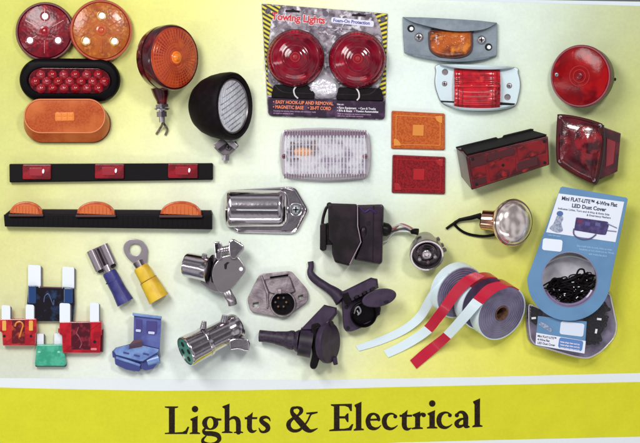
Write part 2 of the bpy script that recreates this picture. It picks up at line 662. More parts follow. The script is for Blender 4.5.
def gl_i():
    return [oval(280, 73, 25, n=24), [(258, 152), (300, 130), (300, 268), (258, 268)], [(302, 127), (300, 160), (262, 172), (244, 160), (244, 152)],
            [(238, 272), (320, 272), (320, 264), (302, 258), (256, 258), (238, 264)]]
def gl_g():
    return (ringpoly(oval(402, 185, 64, 54, n=40), oval(402, 185, 26, 43, n=40)) + [[(440, 146), (490, 150), (490, 163), (450, 166)]]
            + stroke([(368, 222, 14), (348, 246, 20), (366, 266, 34), (420, 270, 38), (462, 284, 38), (474, 316, 30), (446, 344, 22), (398, 354, 22), (352, 344, 28), (342, 318, 20), (368, 288, 8)]))
def gl_h():
    return ([[(38, 92), (75, 76), (75, 296), (38, 296)], [(76, 70), (75, 108), (40, 112), (20, 99), (20, 91)],
             [(15, 304), (100, 304), (100, 297), (77, 290), (36, 290), (15, 297)], [(126, 304), (184, 304), (184, 297), (166, 290), (128, 290)]]
            + stroke([(72, 200, 10), (95, 184, 18), (120, 182, 26), (141, 200, 36), (147, 232, 37), (147, 298, 37)]) + [[(112, 304), (135, 304), (135, 292), (112, 297)]])
def gl_t():
    return ([[(198, 178), (298, 178), (296, 192), (200, 194)], [(262, 138), (256, 190), (215, 190), (215, 180)]]
            + stroke([(236, 182, 38), (236, 225, 38), (236, 262, 38), (246, 285, 32), (266, 293, 20), (290, 284, 6)]))
def gl_s():
    return stroke([(401, 208, 5), (392, 188, 14), (368, 177, 20), (338, 184, 28), (330, 205, 32), (350, 226, 36), (378, 248, 38), (382, 275, 34), (356, 295, 20), (328, 292, 16), (312, 266, 6)])
def gl_amp():
    return (stroke([(133, 100, 16), (100, 108, 24), (96, 140, 28), (122, 175, 40), (165, 222, 46), (205, 268, 44), (245, 288, 26), (298, 268, 6)])
            + stroke([(133, 97, 14), (165, 110, 28), (168, 136, 28), (140, 166, 16), (98, 192, 22), (70, 225, 34), (74, 262, 34), (105, 286, 26), (150, 282, 22), (190, 248, 14), (222, 205, 12), (244, 160, 12), (262, 148, 10)])
            + [[(210, 142), (300, 134), (300, 144), (262, 154), (212, 153)]])
def gl_E():
    return [[(432, 80), (475, 80), (475, 280), (432, 280)], [(408, 75), (574, 71), (574, 128), (563, 128), (548, 98), (520, 87), (475, 86), (432, 92), (408, 84)],
            [(470, 171), (518, 171), (537, 148), (547, 148), (547, 216), (537, 216), (520, 187), (470, 187)],
            [(395, 289), (570, 283), (586, 234), (575, 234), (550, 263), (515, 271), (475, 272), (432, 272), (395, 280)]]
def gl_l():
    return [[(248, 82), (290, 70), (290, 275), (248, 275)], [(291, 55), (290, 102), (250, 106), (237, 88), (237, 79)],
            [(230, 285), (310, 281), (310, 273), (292, 267), (246, 267), (230, 277)]]
def gl_e():
    return [[(348, 192), (440, 189), (440, 203), (348, 206)]] + stroke([(430, 198, 24), (420, 168, 24), (390, 151, 16), (358, 165, 28), (343, 208, 36), (358, 254, 36), (394, 270, 24), (426, 262, 12), (446, 244, 5)])
def gl_c():
    return [oval(562, 172, 15, n=18)] + stroke([(562, 166, 14), (545, 152, 12), (515, 152, 18), (484, 175, 34), (474, 216, 38), (488, 255, 34), (524, 271, 22), (555, 262, 12), (578, 245, 5)])
def gl_r():
    return [[(108, 172), (142, 158), (142, 272), (108, 272)], [(143, 153), (142, 190), (112, 194), (90, 183), (90, 175)],
            [(84, 279), (162, 276), (162, 269), (144, 264), (106, 264), (84, 271)], oval(168, 178, 15, n=18)] + stroke([(140, 188, 8), (152, 170, 14), (170, 172, 18)])
def gl_a():
    return ([oval(404, 180, 14, n=18)] + stroke([(402, 176, 12), (425, 158, 16), (450, 162, 24), (466, 188, 34), (467, 225, 34), (468, 255, 32), (490, 262, 10)])
            + stroke([(458, 202, 10), (425, 212, 18), (402, 236, 30), (414, 258, 26), (440, 256, 16), (462, 240, 10)]))
# (glyph, origin of its drawing in the page plan, scale, extra u shift)
LET = [(gl_L, 160, 400, 8, 0), (gl_i, 160, 400, 8, 0), (gl_g, 160, 400, 8, 0), (gl_h, 220, 395, 8, 0), (gl_t, 220, 395, 8, 0), (gl_s, 220, 395, 8, 0),
       (gl_amp, 280, 395, 8, 0), (gl_E, 280, 395, 8, 0), (gl_l, 325, 395, 8, 0), (gl_e, 325, 395, 8, 0), (gl_c, 325, 395, 8, 0),
       (gl_t, 374.8, 392.6, 8, 0), (gl_r, 400, 390, 7.11, 0), (gl_i, 397.2, 394.4, 8.0, 0), (gl_c, 379.6, 393.8, 8, 0), (gl_a, 400, 390, 7.11, 0), (gl_l, 443.6, 391.6, 8, 0)]
g = G()
zz = 0
for fn, ou, ov, k, du in LET:
    for poly in fn():
        zz = (zz + 1) % 60
        p = [(ou + a / k + du, ov + b / k, 0.30 + zz * .0015) for a, b in inset(poly, -1.1)]
        ar = sum(p[i][0] * p[(i + 1) % len(p)][1] - p[(i + 1) % len(p)][0] * p[i][1] for i in range(len(p)))
        if ar > 0:
            p = p[::-1]
        g.add(p, [tuple(range(len(p)))])
head = link_mesh('heading_lettering', [W(*p) for p in g.v], g.f, mat("heading_ink", (28, 14, 10), rough=.7, spec=.2, var=((46, 34, 14), .5, .4, .7)), recalc=False)
head.parent = page
head['kind'] = 'structure'

# ================================================================ MATERIALS
M = {}
M['black'] = mat("black_rubber", (11, 7, 10), rough=.6, spec=.14, var=((22, 15, 20), .15, .4, .7))
M['blackgloss'] = mat("black_plastic", (8, 5, 8), rough=.5, spec=.14)
M['ink'] = mat("dark_hole", (14, 9, 12), rough=.8)
M['darkred_body'] = mat("maroon_housing", (58, 16, 20), rough=.4, coat=.3)
M['chrome'] = mat("mauve_chrome", (206, 198, 203), rough=.14, metal=1, bump=('noise', .035, .5))
M['chrome_w'] = mat("bright_chrome", (226, 232, 236), rough=.25, metal=.9)
M['castm'] = mat("cast_metal", (168, 156, 160), rough=.42, metal=.75, var=((120, 106, 114), .12, .4, .7), bump=('noise', .5, .18))
M['steel'] = mat("steel", (176, 170, 176), rough=.3, metal=.9, bump=('noise', .15, .3))
M['gunm'] = mat("dull_steel", (120, 112, 116), rough=.35, metal=.9)
M['white'] = mat("white_plastic", (232, 238, 242), rough=.4)
M['red_lens'] = mat("red_lens", (150, 10, 26), rough=.2, coat=.35, spec=.4, var=((96, 6, 18), .07, .42, .62), var2=((204, 30, 30), .11, .55, .75), bump=('cells', .35, .12))  # mottling in lens colours, here and below, stands for reflections inside
M['red_lens_dark'] = mat("dark_red_lens", (100, 10, 22), rough=.2, coat=.35, spec=.4, var=((48, 6, 14), .08, .42, .62), var2=((170, 36, 36), .12, .58, .78), bump=('cells', .3, .2))
M['amber_lens'] = mat("amber_lens", (196, 84, 30), rough=.25, coat=.25, var=((168, 62, 22), .08, .4, .65), var2=((232, 138, 60), .16, .55, .75), bump=('cells', .4, .15))
M['white_led'] = mat("lit_led", (255, 236, 238), rough=.2, emis=1.2)

# ================================================================ ROUND LED LAMPS
def round_led(label, cu, cv, r, rimm, lens, reflm, zt, tilt, lift, leds, chip):
    T = Thing('round_led_lamp', label, 'marker lamp', cu, cv, 'round lamps with three lit diodes', zm=8, tilt=tilt, lift=lift)
    f = frame((cu, cv, 0), (0, 0, 1))
    T.part('rim', lathe([(0, r), (7, r), (9, r - .8), (9, r - 2.2), (7.5, r - 3)], 72), rimm, fr=f)
    ln = T.part('lens', lathe([(7, r - 2.6), (9.5, r - 3.4), (11, r - 9), (11.6, r - 18), (11.8, .1)], 72), lens, fr=f)
    T.part('centre_boss', lathe([(11, 5.5), (12.6, 5.2), (13, 3.6), (12.2, 2.6), (13.2, 1.6), (13.4, .1)], 24), reflm, fr=f, parent=ln)
    for k, (u, v) in enumerate(leds):
        f2 = frame((u, v, 11.0), (0, 0, 1))
        o = T.part('diode_cup', lathe([(0, 5.2), (.7, 5.0), (.9, 4.4), (.5, 3.2), (.5, .1)], 28), chip, fr=f2)
        T.part('diode', lathe([(.3, 3.1), (1.2, 3.0), (2.2, 1.9), (2.5, .1)], 16), M['white_led'], fr=f2, parent=o)
    g = G()
    for k in range(6):
        a = math.radians(60 * k + 30)
        g.join(obox((cu + 15.5 * math.cos(a), cv + 15.5 * math.sin(a), 11.7), (6.5 * math.cos(a), 6.5 * math.sin(a), 0), (-.35 * math.sin(a), .35 * math.cos(a), 0), (0, 0, .45)))
    T.part('lens_rib', g, reflm, parent=ln)
    return T
M['red_deep'] = mat("deep_red_lens", (124, 8, 28), rough=.24, coat=.25, spec=.35, var=((94, 8, 26), .09, .42, .6), var2=((172, 26, 40), .14, .55, .75), bump=('cells', .35, .14))  # dark and bright blotches paint in the lens's inner reflections
M['red_trim'] = mat("crimson_trim", (150, 24, 38), rough=.25, coat=.5)
M['dim_cup'] = mat("dark_red_cup", (120, 30, 44), rough=.4)
M['gold_lens'] = mat("gold_amber_lens", (178, 92, 34), rough=.24, coat=.25, spec=.35, var=((150, 72, 32), .1, .42, .6), var2=((196, 122, 54), .2, .5, .7), bump=('cells', .35, .18))
M['amber_trim'] = mat("amber_trim", (190, 84, 44), rough=.25, coat=.5)
M['gold_cup'] = mat("gold_reflector_cup", (196, 160, 90), rough=.3, metal=.2, var=((150, 100, 50), .3, .45, .6))
round_led('round red lamp with three lit white diodes, at top left beside the amber one', 45, 31.5, 29.5, mat('deep_red_rim', (92, 14, 26), rough=.4), M['red_deep'], M['red_trim'], 8,
          (0, 0), 0, [(45.5, 16.5), (30.5, 40.5), (58.5, 40.5)], M['dim_cup'])
round_led('round amber lamp with three lit white diodes, overlapping the red round one', 100.5, 31, 31, mat("amber_rim", (176, 74, 48), rough=.3, coat=.4), M['gold_lens'], M['amber_trim'], 8,
          (0, 8.6), 4.7, [(101, 16.5), (85.5, 41.5), (113.5, 41.5)], M['gold_cup'])

# ---------------------------------------------------------------- oval red lamp in black grommet
T = Thing('oval_tail_lamp', 'oval red LED tail lamp set in a thick black rubber grommet', 'tail lamp', 69.3, 79, zm=14, tilt=(10, 0), lift=4.3)
ol = rrect(69.3, 79, 100, 42.5, 21, rot=.5, n=16)
T.part('grommet', puck(ol, [(0, 0), (-.3, 3), (0, 6), (1.5, 8.6), (4, 10), (7.5, 10), (8.6, 9), (9, 7), (12, 7)]), M['blackgloss'])
il = rrect(69.3, 79.2, 81, 25.5, 12.6, rot=.5, n=16)
ln = T.part('lens', slab(il, 6.5, 8.6, .8), M['red_lens_dark'])
for row, (v, xs) in enumerate(((73.3, [41 + 11.4 * k for k in range(6)]), (80.2, [35.3 + 11.4 * k for k in range(7)]), (87, [41 + 11.4 * k for k in range(6)]))):
    for x in xs:
        T.part('diode_lens', lathe([(0, 4.9), (1.6, 4.6), (3.1, 3), (3.7, .1)], 18), M['red_lens'] if (row + xs.index(x)) % 2 else M['red_trim'], fr=frame((x, v, 8.2), (0, 0, 1)), parent=ln)

# ---------------------------------------------------------------- oval amber lamp
T = Thing('oval_clearance_lamp', 'long oval amber lamp with a small square badge, just under the black oval lamp', 'marker lamp', 66, 119, zm=12, tilt=(7, 0), lift=3.0)
m_oa = mat("salmon_amber", (184, 86, 40), rough=.32, coat=.15, spec=.35, var=((166, 70, 34), .5, .4, .65), var2=((200, 108, 56), .03, .45, .65))
bt = rrect(66, 122.5, 86, 38, 18.5, n=14)
tp = rrect(65.5, 114.5, 81, 34.5, 17, n=14)
T.part('base', puck(rrect(66.8, 123.3, 86, 38, 18.5, n=14), [(0, 0), (0, 2.6), (1, 3)]), mat("dark_brown_base", (104, 52, 34), rough=.5))
ln = T.part('lens', rings_geo([z3(bt, 3), z3(inset(bt, .4), 6), z3(tp, 15), z3(inset(tp, 1.3), 15.8), z3(inset(tp, 2.0), 15.2), z3(inset(tp, 6), 15.6)]), m_oa)
T.part('lens_bead', rings_geo([z3(inset(tp, .2), 15.5), z3(inset(tp, .5), 16.1), z3(inset(tp, 1.1), 16.1), z3(inset(tp, 1.4), 15.5)], False, False), mat("pale_amber", (222, 140, 98), rough=.3, coat=.5), parent=ln)
bd = T.part('badge', slab(rrect(65.5, 115, 19, 8.6, 1.2, rot=-1), 15.3, 16.3, .3), mat("badge_amber", (224, 128, 52), rough=.3, coat=.5))
g = G()
for i in range(3):
    for j in range(2):
        g.join(slab(rrect(59.8 + i * 5.8, 113 + j * 4, 4.6, 3, .3), 16.2, 16.7, .2))
T.part('badge_facet', g, mat("badge_amber_deep", (228, 134, 60), rough=.3, coat=.5), parent=bd)

# ---------------------------------------------------------------- amber pedestal lamp
T = Thing('pedestal_lamp', 'round amber lamp on a dark red housing with threaded stud and two bare wires', 'turn lamp', 160, 78, zm=26)
f = frame((174, 58.5, 36), (.70, .03, .71))
m_mar = mat("maroon_gloss", (60, 12, 20), rough=.22, coat=.6, var=((110, 20, 28), .1, .5, .7))
T.part('housing', lathe([(-25, 18), (-24, 20), (-23.5, 26), (-21, 30), (-17, 31.5), (-12, 32), (-11.5, 30.6), (-9.5, 30.6), (-9, 32.4), (-1, 32.6), (1, 31.5), (1.2, 29.5), (-1, 28.5)], 72), m_mar, fr=f)
prof = [(0, 30.2)] + [(8 * math.sin(math.radians(6 + 84 * k / 12)), 30.0 * math.cos(math.radians(6 + 84 * k / 12)) ** .9 if k < 12 else .1) for k in range(13)]
prof = [(0, 30.3), (1.8, 29.6), (2.8, 26), (3.6, 20), (4.2, 14), (4.6, 9), (4.7, .1)]
m_fan = mat("fluted_amber", (196, 76, 38), rough=.2, coat=.35, var=((160, 46, 26), .05, .4, .62), var2=((226, 104, 48), .07, .55, .75), bump=('rings', .11, .35))
ln = T.part('lens', lathe(prof, 72), m_fan, fr=f)
g = G()
for k in range(44):     # radial flutes of the lens
    a = 2 * math.pi * k / 44
    c_, s_ = math.cos(a), math.sin(a)
    w = .55
    pts = []
    for r, h in ((10, 4.75), (20, 3.75), (28, 2.55)):
        ww = w * r / 24
        pts += [(r * c_ + s_ * ww, r * s_ - c_ * ww, h), (r * c_, r * s_, h + .14), (r * c_ - s_ * ww, r * s_ + c_ * ww, h)]
    g.add(pts, [(0, 3, 4, 1), (1, 4, 5, 2), (3, 6, 7, 4), (4, 7, 8, 5)])
T.part('lens_flute', g, mat("amber_flute", (200, 84, 44), rough=.2, coat=.5), fr=f, parent=ln, recalc=False)
T.part('lens_boss', lathe([(4.4, 6.5), (5.2, 6), (5.4, 4.6), (5.0, 4.2), (6.2, 3.4), (6.8, 2), (7.0, .1)], 32), mat("bright_amber", (246, 132, 34), rough=.2, coat=.6), fr=f, parent=ln)
T.part('neck', tube([(159, 86, 14), (160.5, 94, 13), (161, 100, 12.5), (161, 103, 12.5)], [9.5, 8, 5.6, 5], 20), m_mar)
st = T.part('stud', tube([(161, 101, 12), (161, 121, 10)], 3.1, 16), M['steel'])
T.part('locknut', tube([(161, 103.2, 12), (161.2, 106.2, 11.8)], 7, 6), M['gunm'])
T.part('washer', tube([(161, 107, 12), (161, 108.5, 11.8)], 7.6, 24), M['steel'])
T.part('locknut', tube([(160.6, 110.5, 11.6), (160.8, 115.5, 11.2)], 5.6, 6), M['gunm'])
m_wire = mat("tan_wire", (120, 104, 88), rough=.5, var=((70, 58, 52), .4, .45, .6))
T.part('wire', tube(spath([(162.5, 118, 10), (161, 123, 8), (158, 127.5, 3), (154.5, 132.5, 1.2)]), 1.15, 8), m_wire)
T.part('wire', tube(spath([(160, 118, 10), (163, 123, 6), (165.5, 128, 2.5), (163.5, 133.5, 1.2)]), 1.15, 8), m_wire)

# ---------------------------------------------------------------- work lamp
T = Thing('work_lamp', 'black rubber work lamp with clear ribbed lens and a plated bracket', 'work lamp', 224, 118, zm=30)
f = frame((233.5, 106.5, 35), (.85, .02, .52))
T.part('housing', lathe([(-46, .1), (-45.5, 8), (-43, 16), (-38, 22.5), (-31, 27.5), (-22, 31), (-12, 33), (-3, 33.6), (0, 33.2), (1.5, 32), (1.6, 29.6), (-1, 27.5), (-3, 27.2)], 72), M['black'], fr=f)
T.part('bezel', lathe([(-2.5, 27.4), (-.4, 27.2), (0, 26.4), (-1.1, 25.4)], 64, caps=False), M['gunm'], fr=f)
ln = T.part('lens', lathe([(-2.6, 26.6), (-1.2, 25.8), (.6, 18), (1.4, 9), (1.6, .1)], 64), mat("ribbed_clear_glass", (240, 244, 250), rough=.12, coat=.8, metal=.1, var=((214, 218, 230), .3, .42, .64), bump=('x', .12, .25)), fr=f)
g = G()
for j in range(-4, 5):      # slanting prism rows moulded in the glass
    y = j * 5.4
    hw = math.sqrt(max(0, 25 ** 2 - y * y))
    n = 14
    a = [(-hw + 2 * hw * i / n, y + (-hw + 2 * hw * i / n) * .45, 1.65 - ((-hw + 2 * hw * i / n) ** 2 + y * y) / 380) for i in range(n + 1)]
    g.join(tube([q for q in a if q[0] ** 2 + q[1] ** 2 < 625] if sum(1 for q in a if q[0] ** 2 + q[1] ** 2 < 625) > 2 else a[5:9], .36, 6))
T.part('lens_rib', g, mat("rib_glass", (120, 124, 146), rough=.15, metal=.4, coat=.6), fr=f, parent=ln)
br = T.part('bracket', curve_geo([rpoly([(213, 146.5), (222, 137.5), (229, 144), (235, 139.5), (238, 145), (230, 152), (225, 154.5), (218, 151.5)], 1.2)], 8, 9.6, .4), M['gunm'])
T.part('bracket_arm', obox((219.5, 143, 14), (4.2, -3.2, 0), (2, 2.6, 0), (0, 0, 6)), M['gunm'], bevel=.5)
T.part('bracket_arm', obox((232, 143.5, 14), (3.6, 3, 0), (-1.6, 2, 0), (0, 0, 6)), M['steel'], bevel=.5)
screw_head(T, 227.5, 146, 10, 3.4, M['gunm'], M['ink'], name='bolt')
T.part('stud', tube([(224.8, 150, 7), (224.6, 157, 6.5)], 2.2, 12), M['steel'])
T.part('nut', tube([(224.6, 154.5, 6.5), (224.4, 159.2, 6.3)], 4.3, 6), M['steel'])

# ================================================================ TOWING LIGHT PACK
T = Thing('towing_light_pack', 'blister card with red Towing Lights title, hazard stripes and black lower panel', 'retail package', 325, 61, zm=8)
card = rpoly([(261.5, 3), (387.7, 13), (385, 119.5), (268, 115.5)], [1, 1, 5, 5])
m_marble = mat("marbled_card", (160, 150, 160), rough=.35, coat=.3, var=((84, 70, 86), .12, .42, .6, 6), var2=((224, 220, 228), .16, .54, .66, 6), bump=('noise', .18, .6))
cd = T.part('card', slab(card, 0.3, 1.6, .3), m_marble)
m_yel = mat("hazard_yellow", (214, 200, 40), rough=.4)
m_blk = mat("hazard_black", (34, 26, 26), rough=.4)
def stripes(poly, z, du, dv, base_u, base_v, n, w, name):
    """diagonal bars clipped to a convex polygon"""
    T.part(name, G().add(z3(poly, z), [tuple(range(len(poly)))]), m_yel, parent=cd)
    def clip(p, a, b, keep):
        out = []
        nx, ny = -(b[1] - a[1]), b[0] - a[0]
        d = lambda q: ((q[0] - a[0]) * nx + (q[1] - a[1]) * ny) * keep
        for i in range(len(p)):
            q, r = p[i - 1], p[i]
            dq, dr = d(q), d(r)
            if (dq >= 0) != (dr >= 0):
                t = dq / (dq - dr)
                out.append((q[0] + (r[0] - q[0]) * t, q[1] + (r[1] - q[1]) * t))
            if dr >= 0:
                out.append(r)
        return out
    g = G()
    for k in range(n):
        a = (base_u, base_v + k * w * 2)
        b = (base_u + du, a[1] + dv)
        a2, b2 = (a[0], a[1] + w), (b[0], b[1] + w)
        p = clip(clip(poly, a, b, 1), a2, b2, -1)
        if len(p) > 2:
            g.add(z3(p, z + .12), [tuple(range(len(p)))])
    T.part('stripe_bars', g, m_blk, parent=cd)
stripes([(262, 4), (281, 5.8), (277, 13), (271, 20), (269, 40), (267, 60), (268, 80), (273, 88), (281, 91), (279, 94), (267.5, 94)], 1.75, 20, 12, 258, -14, 40, 2.3, 'hazard_border')
stripes([(374, 12.2), (387.2, 13.6), (385.6, 96), (371, 94), (379, 86), (383, 76), (384, 58), (382.5, 38), (379, 22)], 1.75, 20, -7, 366, 12, 40, 2.3, 'hazard_border')
# purple lower panel with print
m_pan = mat("aubergine_panel", (42, 24, 48), rough=.5, spec=.25, var=((88, 62, 92), .12, .52, .7, 5))
pn = T.part('text_panel', slab(rpoly([(268, 96.5), (384.8, 101), (384.6, 118.6), (268.6, 114.8)], [1, 1, 4, 4]), 1.8, 5.4, 1), m_pan)
m_or = mat("orange_print", (240, 130, 84), rough=.5)
m_wp = mat("white_print", (232, 228, 236), rough=.5)
m_pk = mat("violet_print", (176, 140, 178), rough=.5)
for s_, u, v, sz, mm, sx in (("\u2022 EASY HOOK-UP AND REMOVAL", 273, 103.0, 4.7, m_or, .86), ("\u2022 MAGNETIC BASE    \u2022 20-FT CORD", 273, 108.0, 4.7, m_or, .80),
                             ("Complete kit includes lights, harness and connector ready", 273.5, 111, 1.9, m_pk, .95), ("to install on vehicles in tow", 273.5, 113.3, 1.9, m_pk, .95),
                             ("Use on:", 337, 104.6, 2.2, m_wp, 1), ("\u2022 Farm Equipment   \u2022 Cars & Trucks", 337, 108.3, 3.0, m_wp, .88), ("\u2022 RVs & Boats   \u2022 Towing Automobiles", 337, 111.2, 3.0, m_wp, .88),
                             ("Made for temporary use behind a towed vehicle", 337.5, 113.9, 1.9, m_pk, .9), ("with a four way flat trailer connector", 337.5, 116, 1.9, m_pk, .9)):
    T.part('printed_line', text_geo(s_, u, v, sz, 5.55, rot=1.8, bold=.02, sx=sx), mm, parent=pn)
ht = T.part('hang_hole', curve_geo([rpoly([(285.5, 9.5), (291, 9.4), (293, 8), (295, 9.6), (300, 10.2), (299.6, 12.2), (285.2, 11.6)], .6)], 1.75, 1.75), M['ink'], parent=cd)
T.part('hang_hole', curve_geo([rpoly([(352, 13.5), (357, 13.6), (359, 12.2), (361, 13.8), (366, 14.2), (365.8, 16), (351.8, 15.6)], .6)], 1.75, 1.75), M['ink'], parent=cd)
m_halo = mat("title_halo", (236, 226, 230), rough=.5)
m_title = mat("title_red", (204, 34, 44), rough=.5)
T.part('title_halo', text_geo("Towing Lights", 271.4, 19.0, 10.2, 1.85, rot=4.6, bold=.07, sx=.93), m_halo, parent=cd)
T.part('title', text_geo("Towing Lights", 271.5, 18.9, 10.2, 2.0, rot=4.6, bold=.028, sx=.93), m_title, parent=cd)
T.part('subtitle_label', slab(rpoly([(331.5, 16.6), (374, 20.6), (373.6, 26.6), (331, 22)], 2), 1.7, 1.85, .05), mat("pale_label", (222, 222, 240), rough=.5), parent=cd)
T.part('subtitle', text_geo("Foam-On Protection", 333, 21.2, 4.7, 2.0, rot=4.8, bold=.03, sx=.93), mat("blue_print", (74, 74, 150), rough=.5), parent=cd)
for s_, u, v in (("For all Cars, Trucks, Boats and RVs with flat four way wiring", 309, 26.4), ("Fits any tow bar", 330, 30.2), ("Stays in place on rough roads", 318, 33.4)):
    T.part('printed_line', text_geo(s_, u, v, 2.0, 1.95, rot=4.6, bold=.01), mat("grey_print", (104, 84, 104), rough=.5), parent=cd)
for u, v in ((325.5, 13.2), (267.8, 10.8), (382.5, 18.0)):
    T.part('emblem', lathe([(0, 2.9), (.3, 2.9), (.3, 1.9), (.1, 1.8), (.1, .8), (.35, .8), (.35, .01)], 20), mat("grey_emblem", (92, 84, 98), rough=.5), fr=frame((u, v, 1.7), (0, 0, 1)), parent=cd)
# crumpled clear insert showing between the lamps
rnd = random.Random(3)
ol = smooth([(309, 80), (318, 74), (331, 76), (339, 82), (341, 92), (334, 98), (322, 99), (311, 95), (306, 88)], 4)
T.part('clear_insert', rings_geo([z3(ol, 1.5), [(p[0], p[1], 5 + rnd.uniform(-.6, .6)) for p in inset(ol, 2)], [(p[0], p[1], 8 + rnd.uniform(-1, 1)) for p in inset(ol, 5)], [(p[0], p[1], 8.5 + rnd.uniform(-1, 1)) for p in inset(ol, 8)]]),
       mat("glossy_clear_insert", (226, 222, 232), rough=.12, coat=.8, metal=.3, bump=('noise', .2, 1.2)))
m_bl = film("blister_film", (220, 214, 224), .05, .1, 1.35)
blo = rpoly([(272, 28), (300, 22), (352, 26), (380, 34), (383, 62), (378, 97), (274, 94), (267, 60)], 14)
g = rings_geo([z3(blo, 1.9), z3(inset(blo, .8), 6), z3(inset(blo, 2.2), 8)], False, False)
T.part('blister_rim', g, m_bl)
# wrinkles of moulded plastic
g = G()
for k in range(26):
    u, v = rnd.uniform(300, 352), rnd.choice([rnd.uniform(26, 38), rnd.uniform(72, 97)])
    if abs(u - 295) < 20 and v < 86 and v > 30:
        u = 326 + rnd.uniform(-8, 8)
    L_ = rnd.uniform(3, 8); a = rnd.uniform(0, 6.28)
    g.join(tube([(u, v, 1.8), (u + L_ * .5 * math.cos(a), v + L_ * .5 * math.sin(a), 2.5), (u + L_ * math.cos(a), v + L_ * math.sin(a) * .7, 1.8)], [.3, .8, .3], 6))
T.part('plastic_wrinkle', g, mat("shiny_wrinkle", (216, 210, 222), rough=.15, coat=.6), kind="stuff")
# black foam bases under the lamps
for poly in ([(274, 84), (316, 86), (314, 99.5), (271, 97.5)], [(338, 87), (381, 88), (384, 100.8), (336, 99.8)]):
    T.part('foam_base', slab(rpoly(poly, 2.5), 1.6, 7, 1.2), M['black'])
g = G()
T.part('clip', tube(spath([(296.5, 86, 8), (294, 90, 8.6), (295, 95, 8), (298, 98, 6.6)]), .8, 8), mat("pale_clip", (220, 214, 216), rough=.3))
T.part('clip', tube(spath([(356, 88, 8), (358.5, 92, 8.6), (359, 97, 8), (357, 100, 6.6)]), .8, 8), mat("pale_clip_b", (220, 214, 216), rough=.3))

m_tow = mat("ruby_lens", (130, 4, 32), rough=.12, coat=.6, spec=.4, var=((84, 4, 24), .03, .40, .62, 1), var2=((182, 16, 42), .06, .55, .7), bump=('rings', .08, .12))  # noise tones paint the reflections inside the dome
m_tow_b = mat("ruby_lens_trim", (120, 14, 36), rough=.2, coat=.6)
for k, (u, v, lab) in enumerate(((295.3, 57.5, 'left red dome lamp inside the Towing Lights blister card'), (357.6, 59.2, 'right red dome lamp inside the Towing Lights blister card'))):
    L = Thing('towing_lamp', lab, 'tail lamp', u, v, 'red dome lamps in the towing light pack', zm=16, lift=1.7)
    f = frame((u, v, 0), (0, 0, 1))
    L.part('housing', lathe([(0, 27.5), (6, 28.8), (7.5, 28.8), (8.5, 28)], 72), M['darkred_body'], fr=f)
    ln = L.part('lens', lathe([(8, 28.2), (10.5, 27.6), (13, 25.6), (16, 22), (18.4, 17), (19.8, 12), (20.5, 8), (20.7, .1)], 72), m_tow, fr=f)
    for r0, h in ((23.5, 15.0), (12, 19.9)):
        L.part('lens_ring', lathe([(h - .3, r0 + .8), (h + .5, r0 + .3), (h + .7, r0 - .2), (h + .4, r0 - .8)], 64, caps=False), m_tow_b, fr=f, parent=ln)
    L.part('lens_boss', lathe([(20.4, 5.5), (21.4, 5), (21.4, 3.8), (20.9, 3.2), (21.9, 2.2), (22.1, .1)], 32), M['red_trim'], fr=f, parent=ln)
    g = G()
    for q in range(48):
        a = 2 * math.pi * q / 48
        g.join(obox((26.3 * math.cos(a), 26.3 * math.sin(a), 12.4), (1.0 * math.cos(a), 1.0 * math.sin(a), -.9), (-.35 * math.sin(a), .35 * math.cos(a), 0), (0, 0, .5)))
    L.part('edge_knurl', g, m_tow_b, fr=f, parent=ln)

# ================================================================ GREY ARMOURED MARKER LAMP
def P6(x, y): return (400 + x / 6.4, 10 + y / 6.4)
T = Thing('armoured_marker_lamp', 'grey cast metal marker lamp with amber lens, at top right of the towing light card', 'marker lamp', 450, 40, zm=8)
m_gy = mat("grey_casting", (128, 140, 150), rough=.5, var=((112, 124, 136), .12, .4, .65), bump=('noise', .8, .08))
ol = smooth([P6(20, 42), P6(180, 48), P6(330, 56), P6(480, 66), P6(622, 80), P6(624, 180), P6(620, 290), P6(520, 320), P6(400, 335), P6(300, 330), P6(200, 318), P6(110, 298), P6(30, 270), P6(22, 160)], 1)
bs = T.part('base_plate', slab(ol, .2, 5, 1), m_gy)
top = [P6(22, 43), P6(150, 46), P6(330, 56), P6(500, 66), P6(620, 79)]
low = [P6(24, 48), P6(110, 88), P6(330, 136), P6(520, 128), P6(618, 84)]
t_, l_ = smooth(top, 8, False), smooth(low, 8, False)
zc = [5 + 9 * math.sin(math.pi * min(1, max(0, i / (len(t_) - 1)))) ** .6 for i in range(len(t_))]
vis = rings_geo([[(a[0], a[1], 4.5), (a[0], a[1] + .4, 4.5 + (z - 5) * .75), (a[0] * .5 + b[0] * .5, a[1] * .45 + b[1] * .55, z), (b[0], b[1], z), (b[0], b[1] + .2, z - 1.6), (b[0], b[1] - .8, 4.5)] for a, b, z in zip(t_, l_, zc)])
T.part('visor', vis, m_gy)
top = [P6(34, 272), P6(120, 285), P6(330, 312), P6(520, 302), P6(618, 286)]
low = [P6(36, 276), P6(120, 302), P6(330, 333), P6(520, 321), P6(618, 292)]
t_, l_ = smooth(top, 8, False), smooth(low, 8, False)
zc = [5 + 5 * math.sin(math.pi * i / (len(t_) - 1)) ** .6 for i in range(len(t_))]
T.part('lower_lip', rings_geo([[(a[0], a[1], 4.5), (a[0], a[1], z - .6), (a[0], a[1] + .6, z), (b[0], b[1] - .5, z - .6), (b[0], b[1], 4.5)] for a, b, z in zip(t_, l_, zc)]), m_gy)
lo = smooth([P6(192, 140), P6(194, 132), P6(330, 134), P6(452, 136), P6(456, 150), P6(456, 235), P6(440, 272), P6(400, 292), P6(320, 300), P6(250, 288), P6(205, 258), P6(194, 215)], 4)
T.part('lens_well', slab(inset(lo, -1.6), 5, 7, .8), mat("brown_well", (70, 44, 44), rough=.5))
m_am2 = mat("smoky_amber_lens", (186, 92, 32), rough=.12, coat=.9, var=((112, 50, 28), .05, .42, .60), var2=((224, 130, 46), .09, .54, .68), bump=('noise', .25, .5))
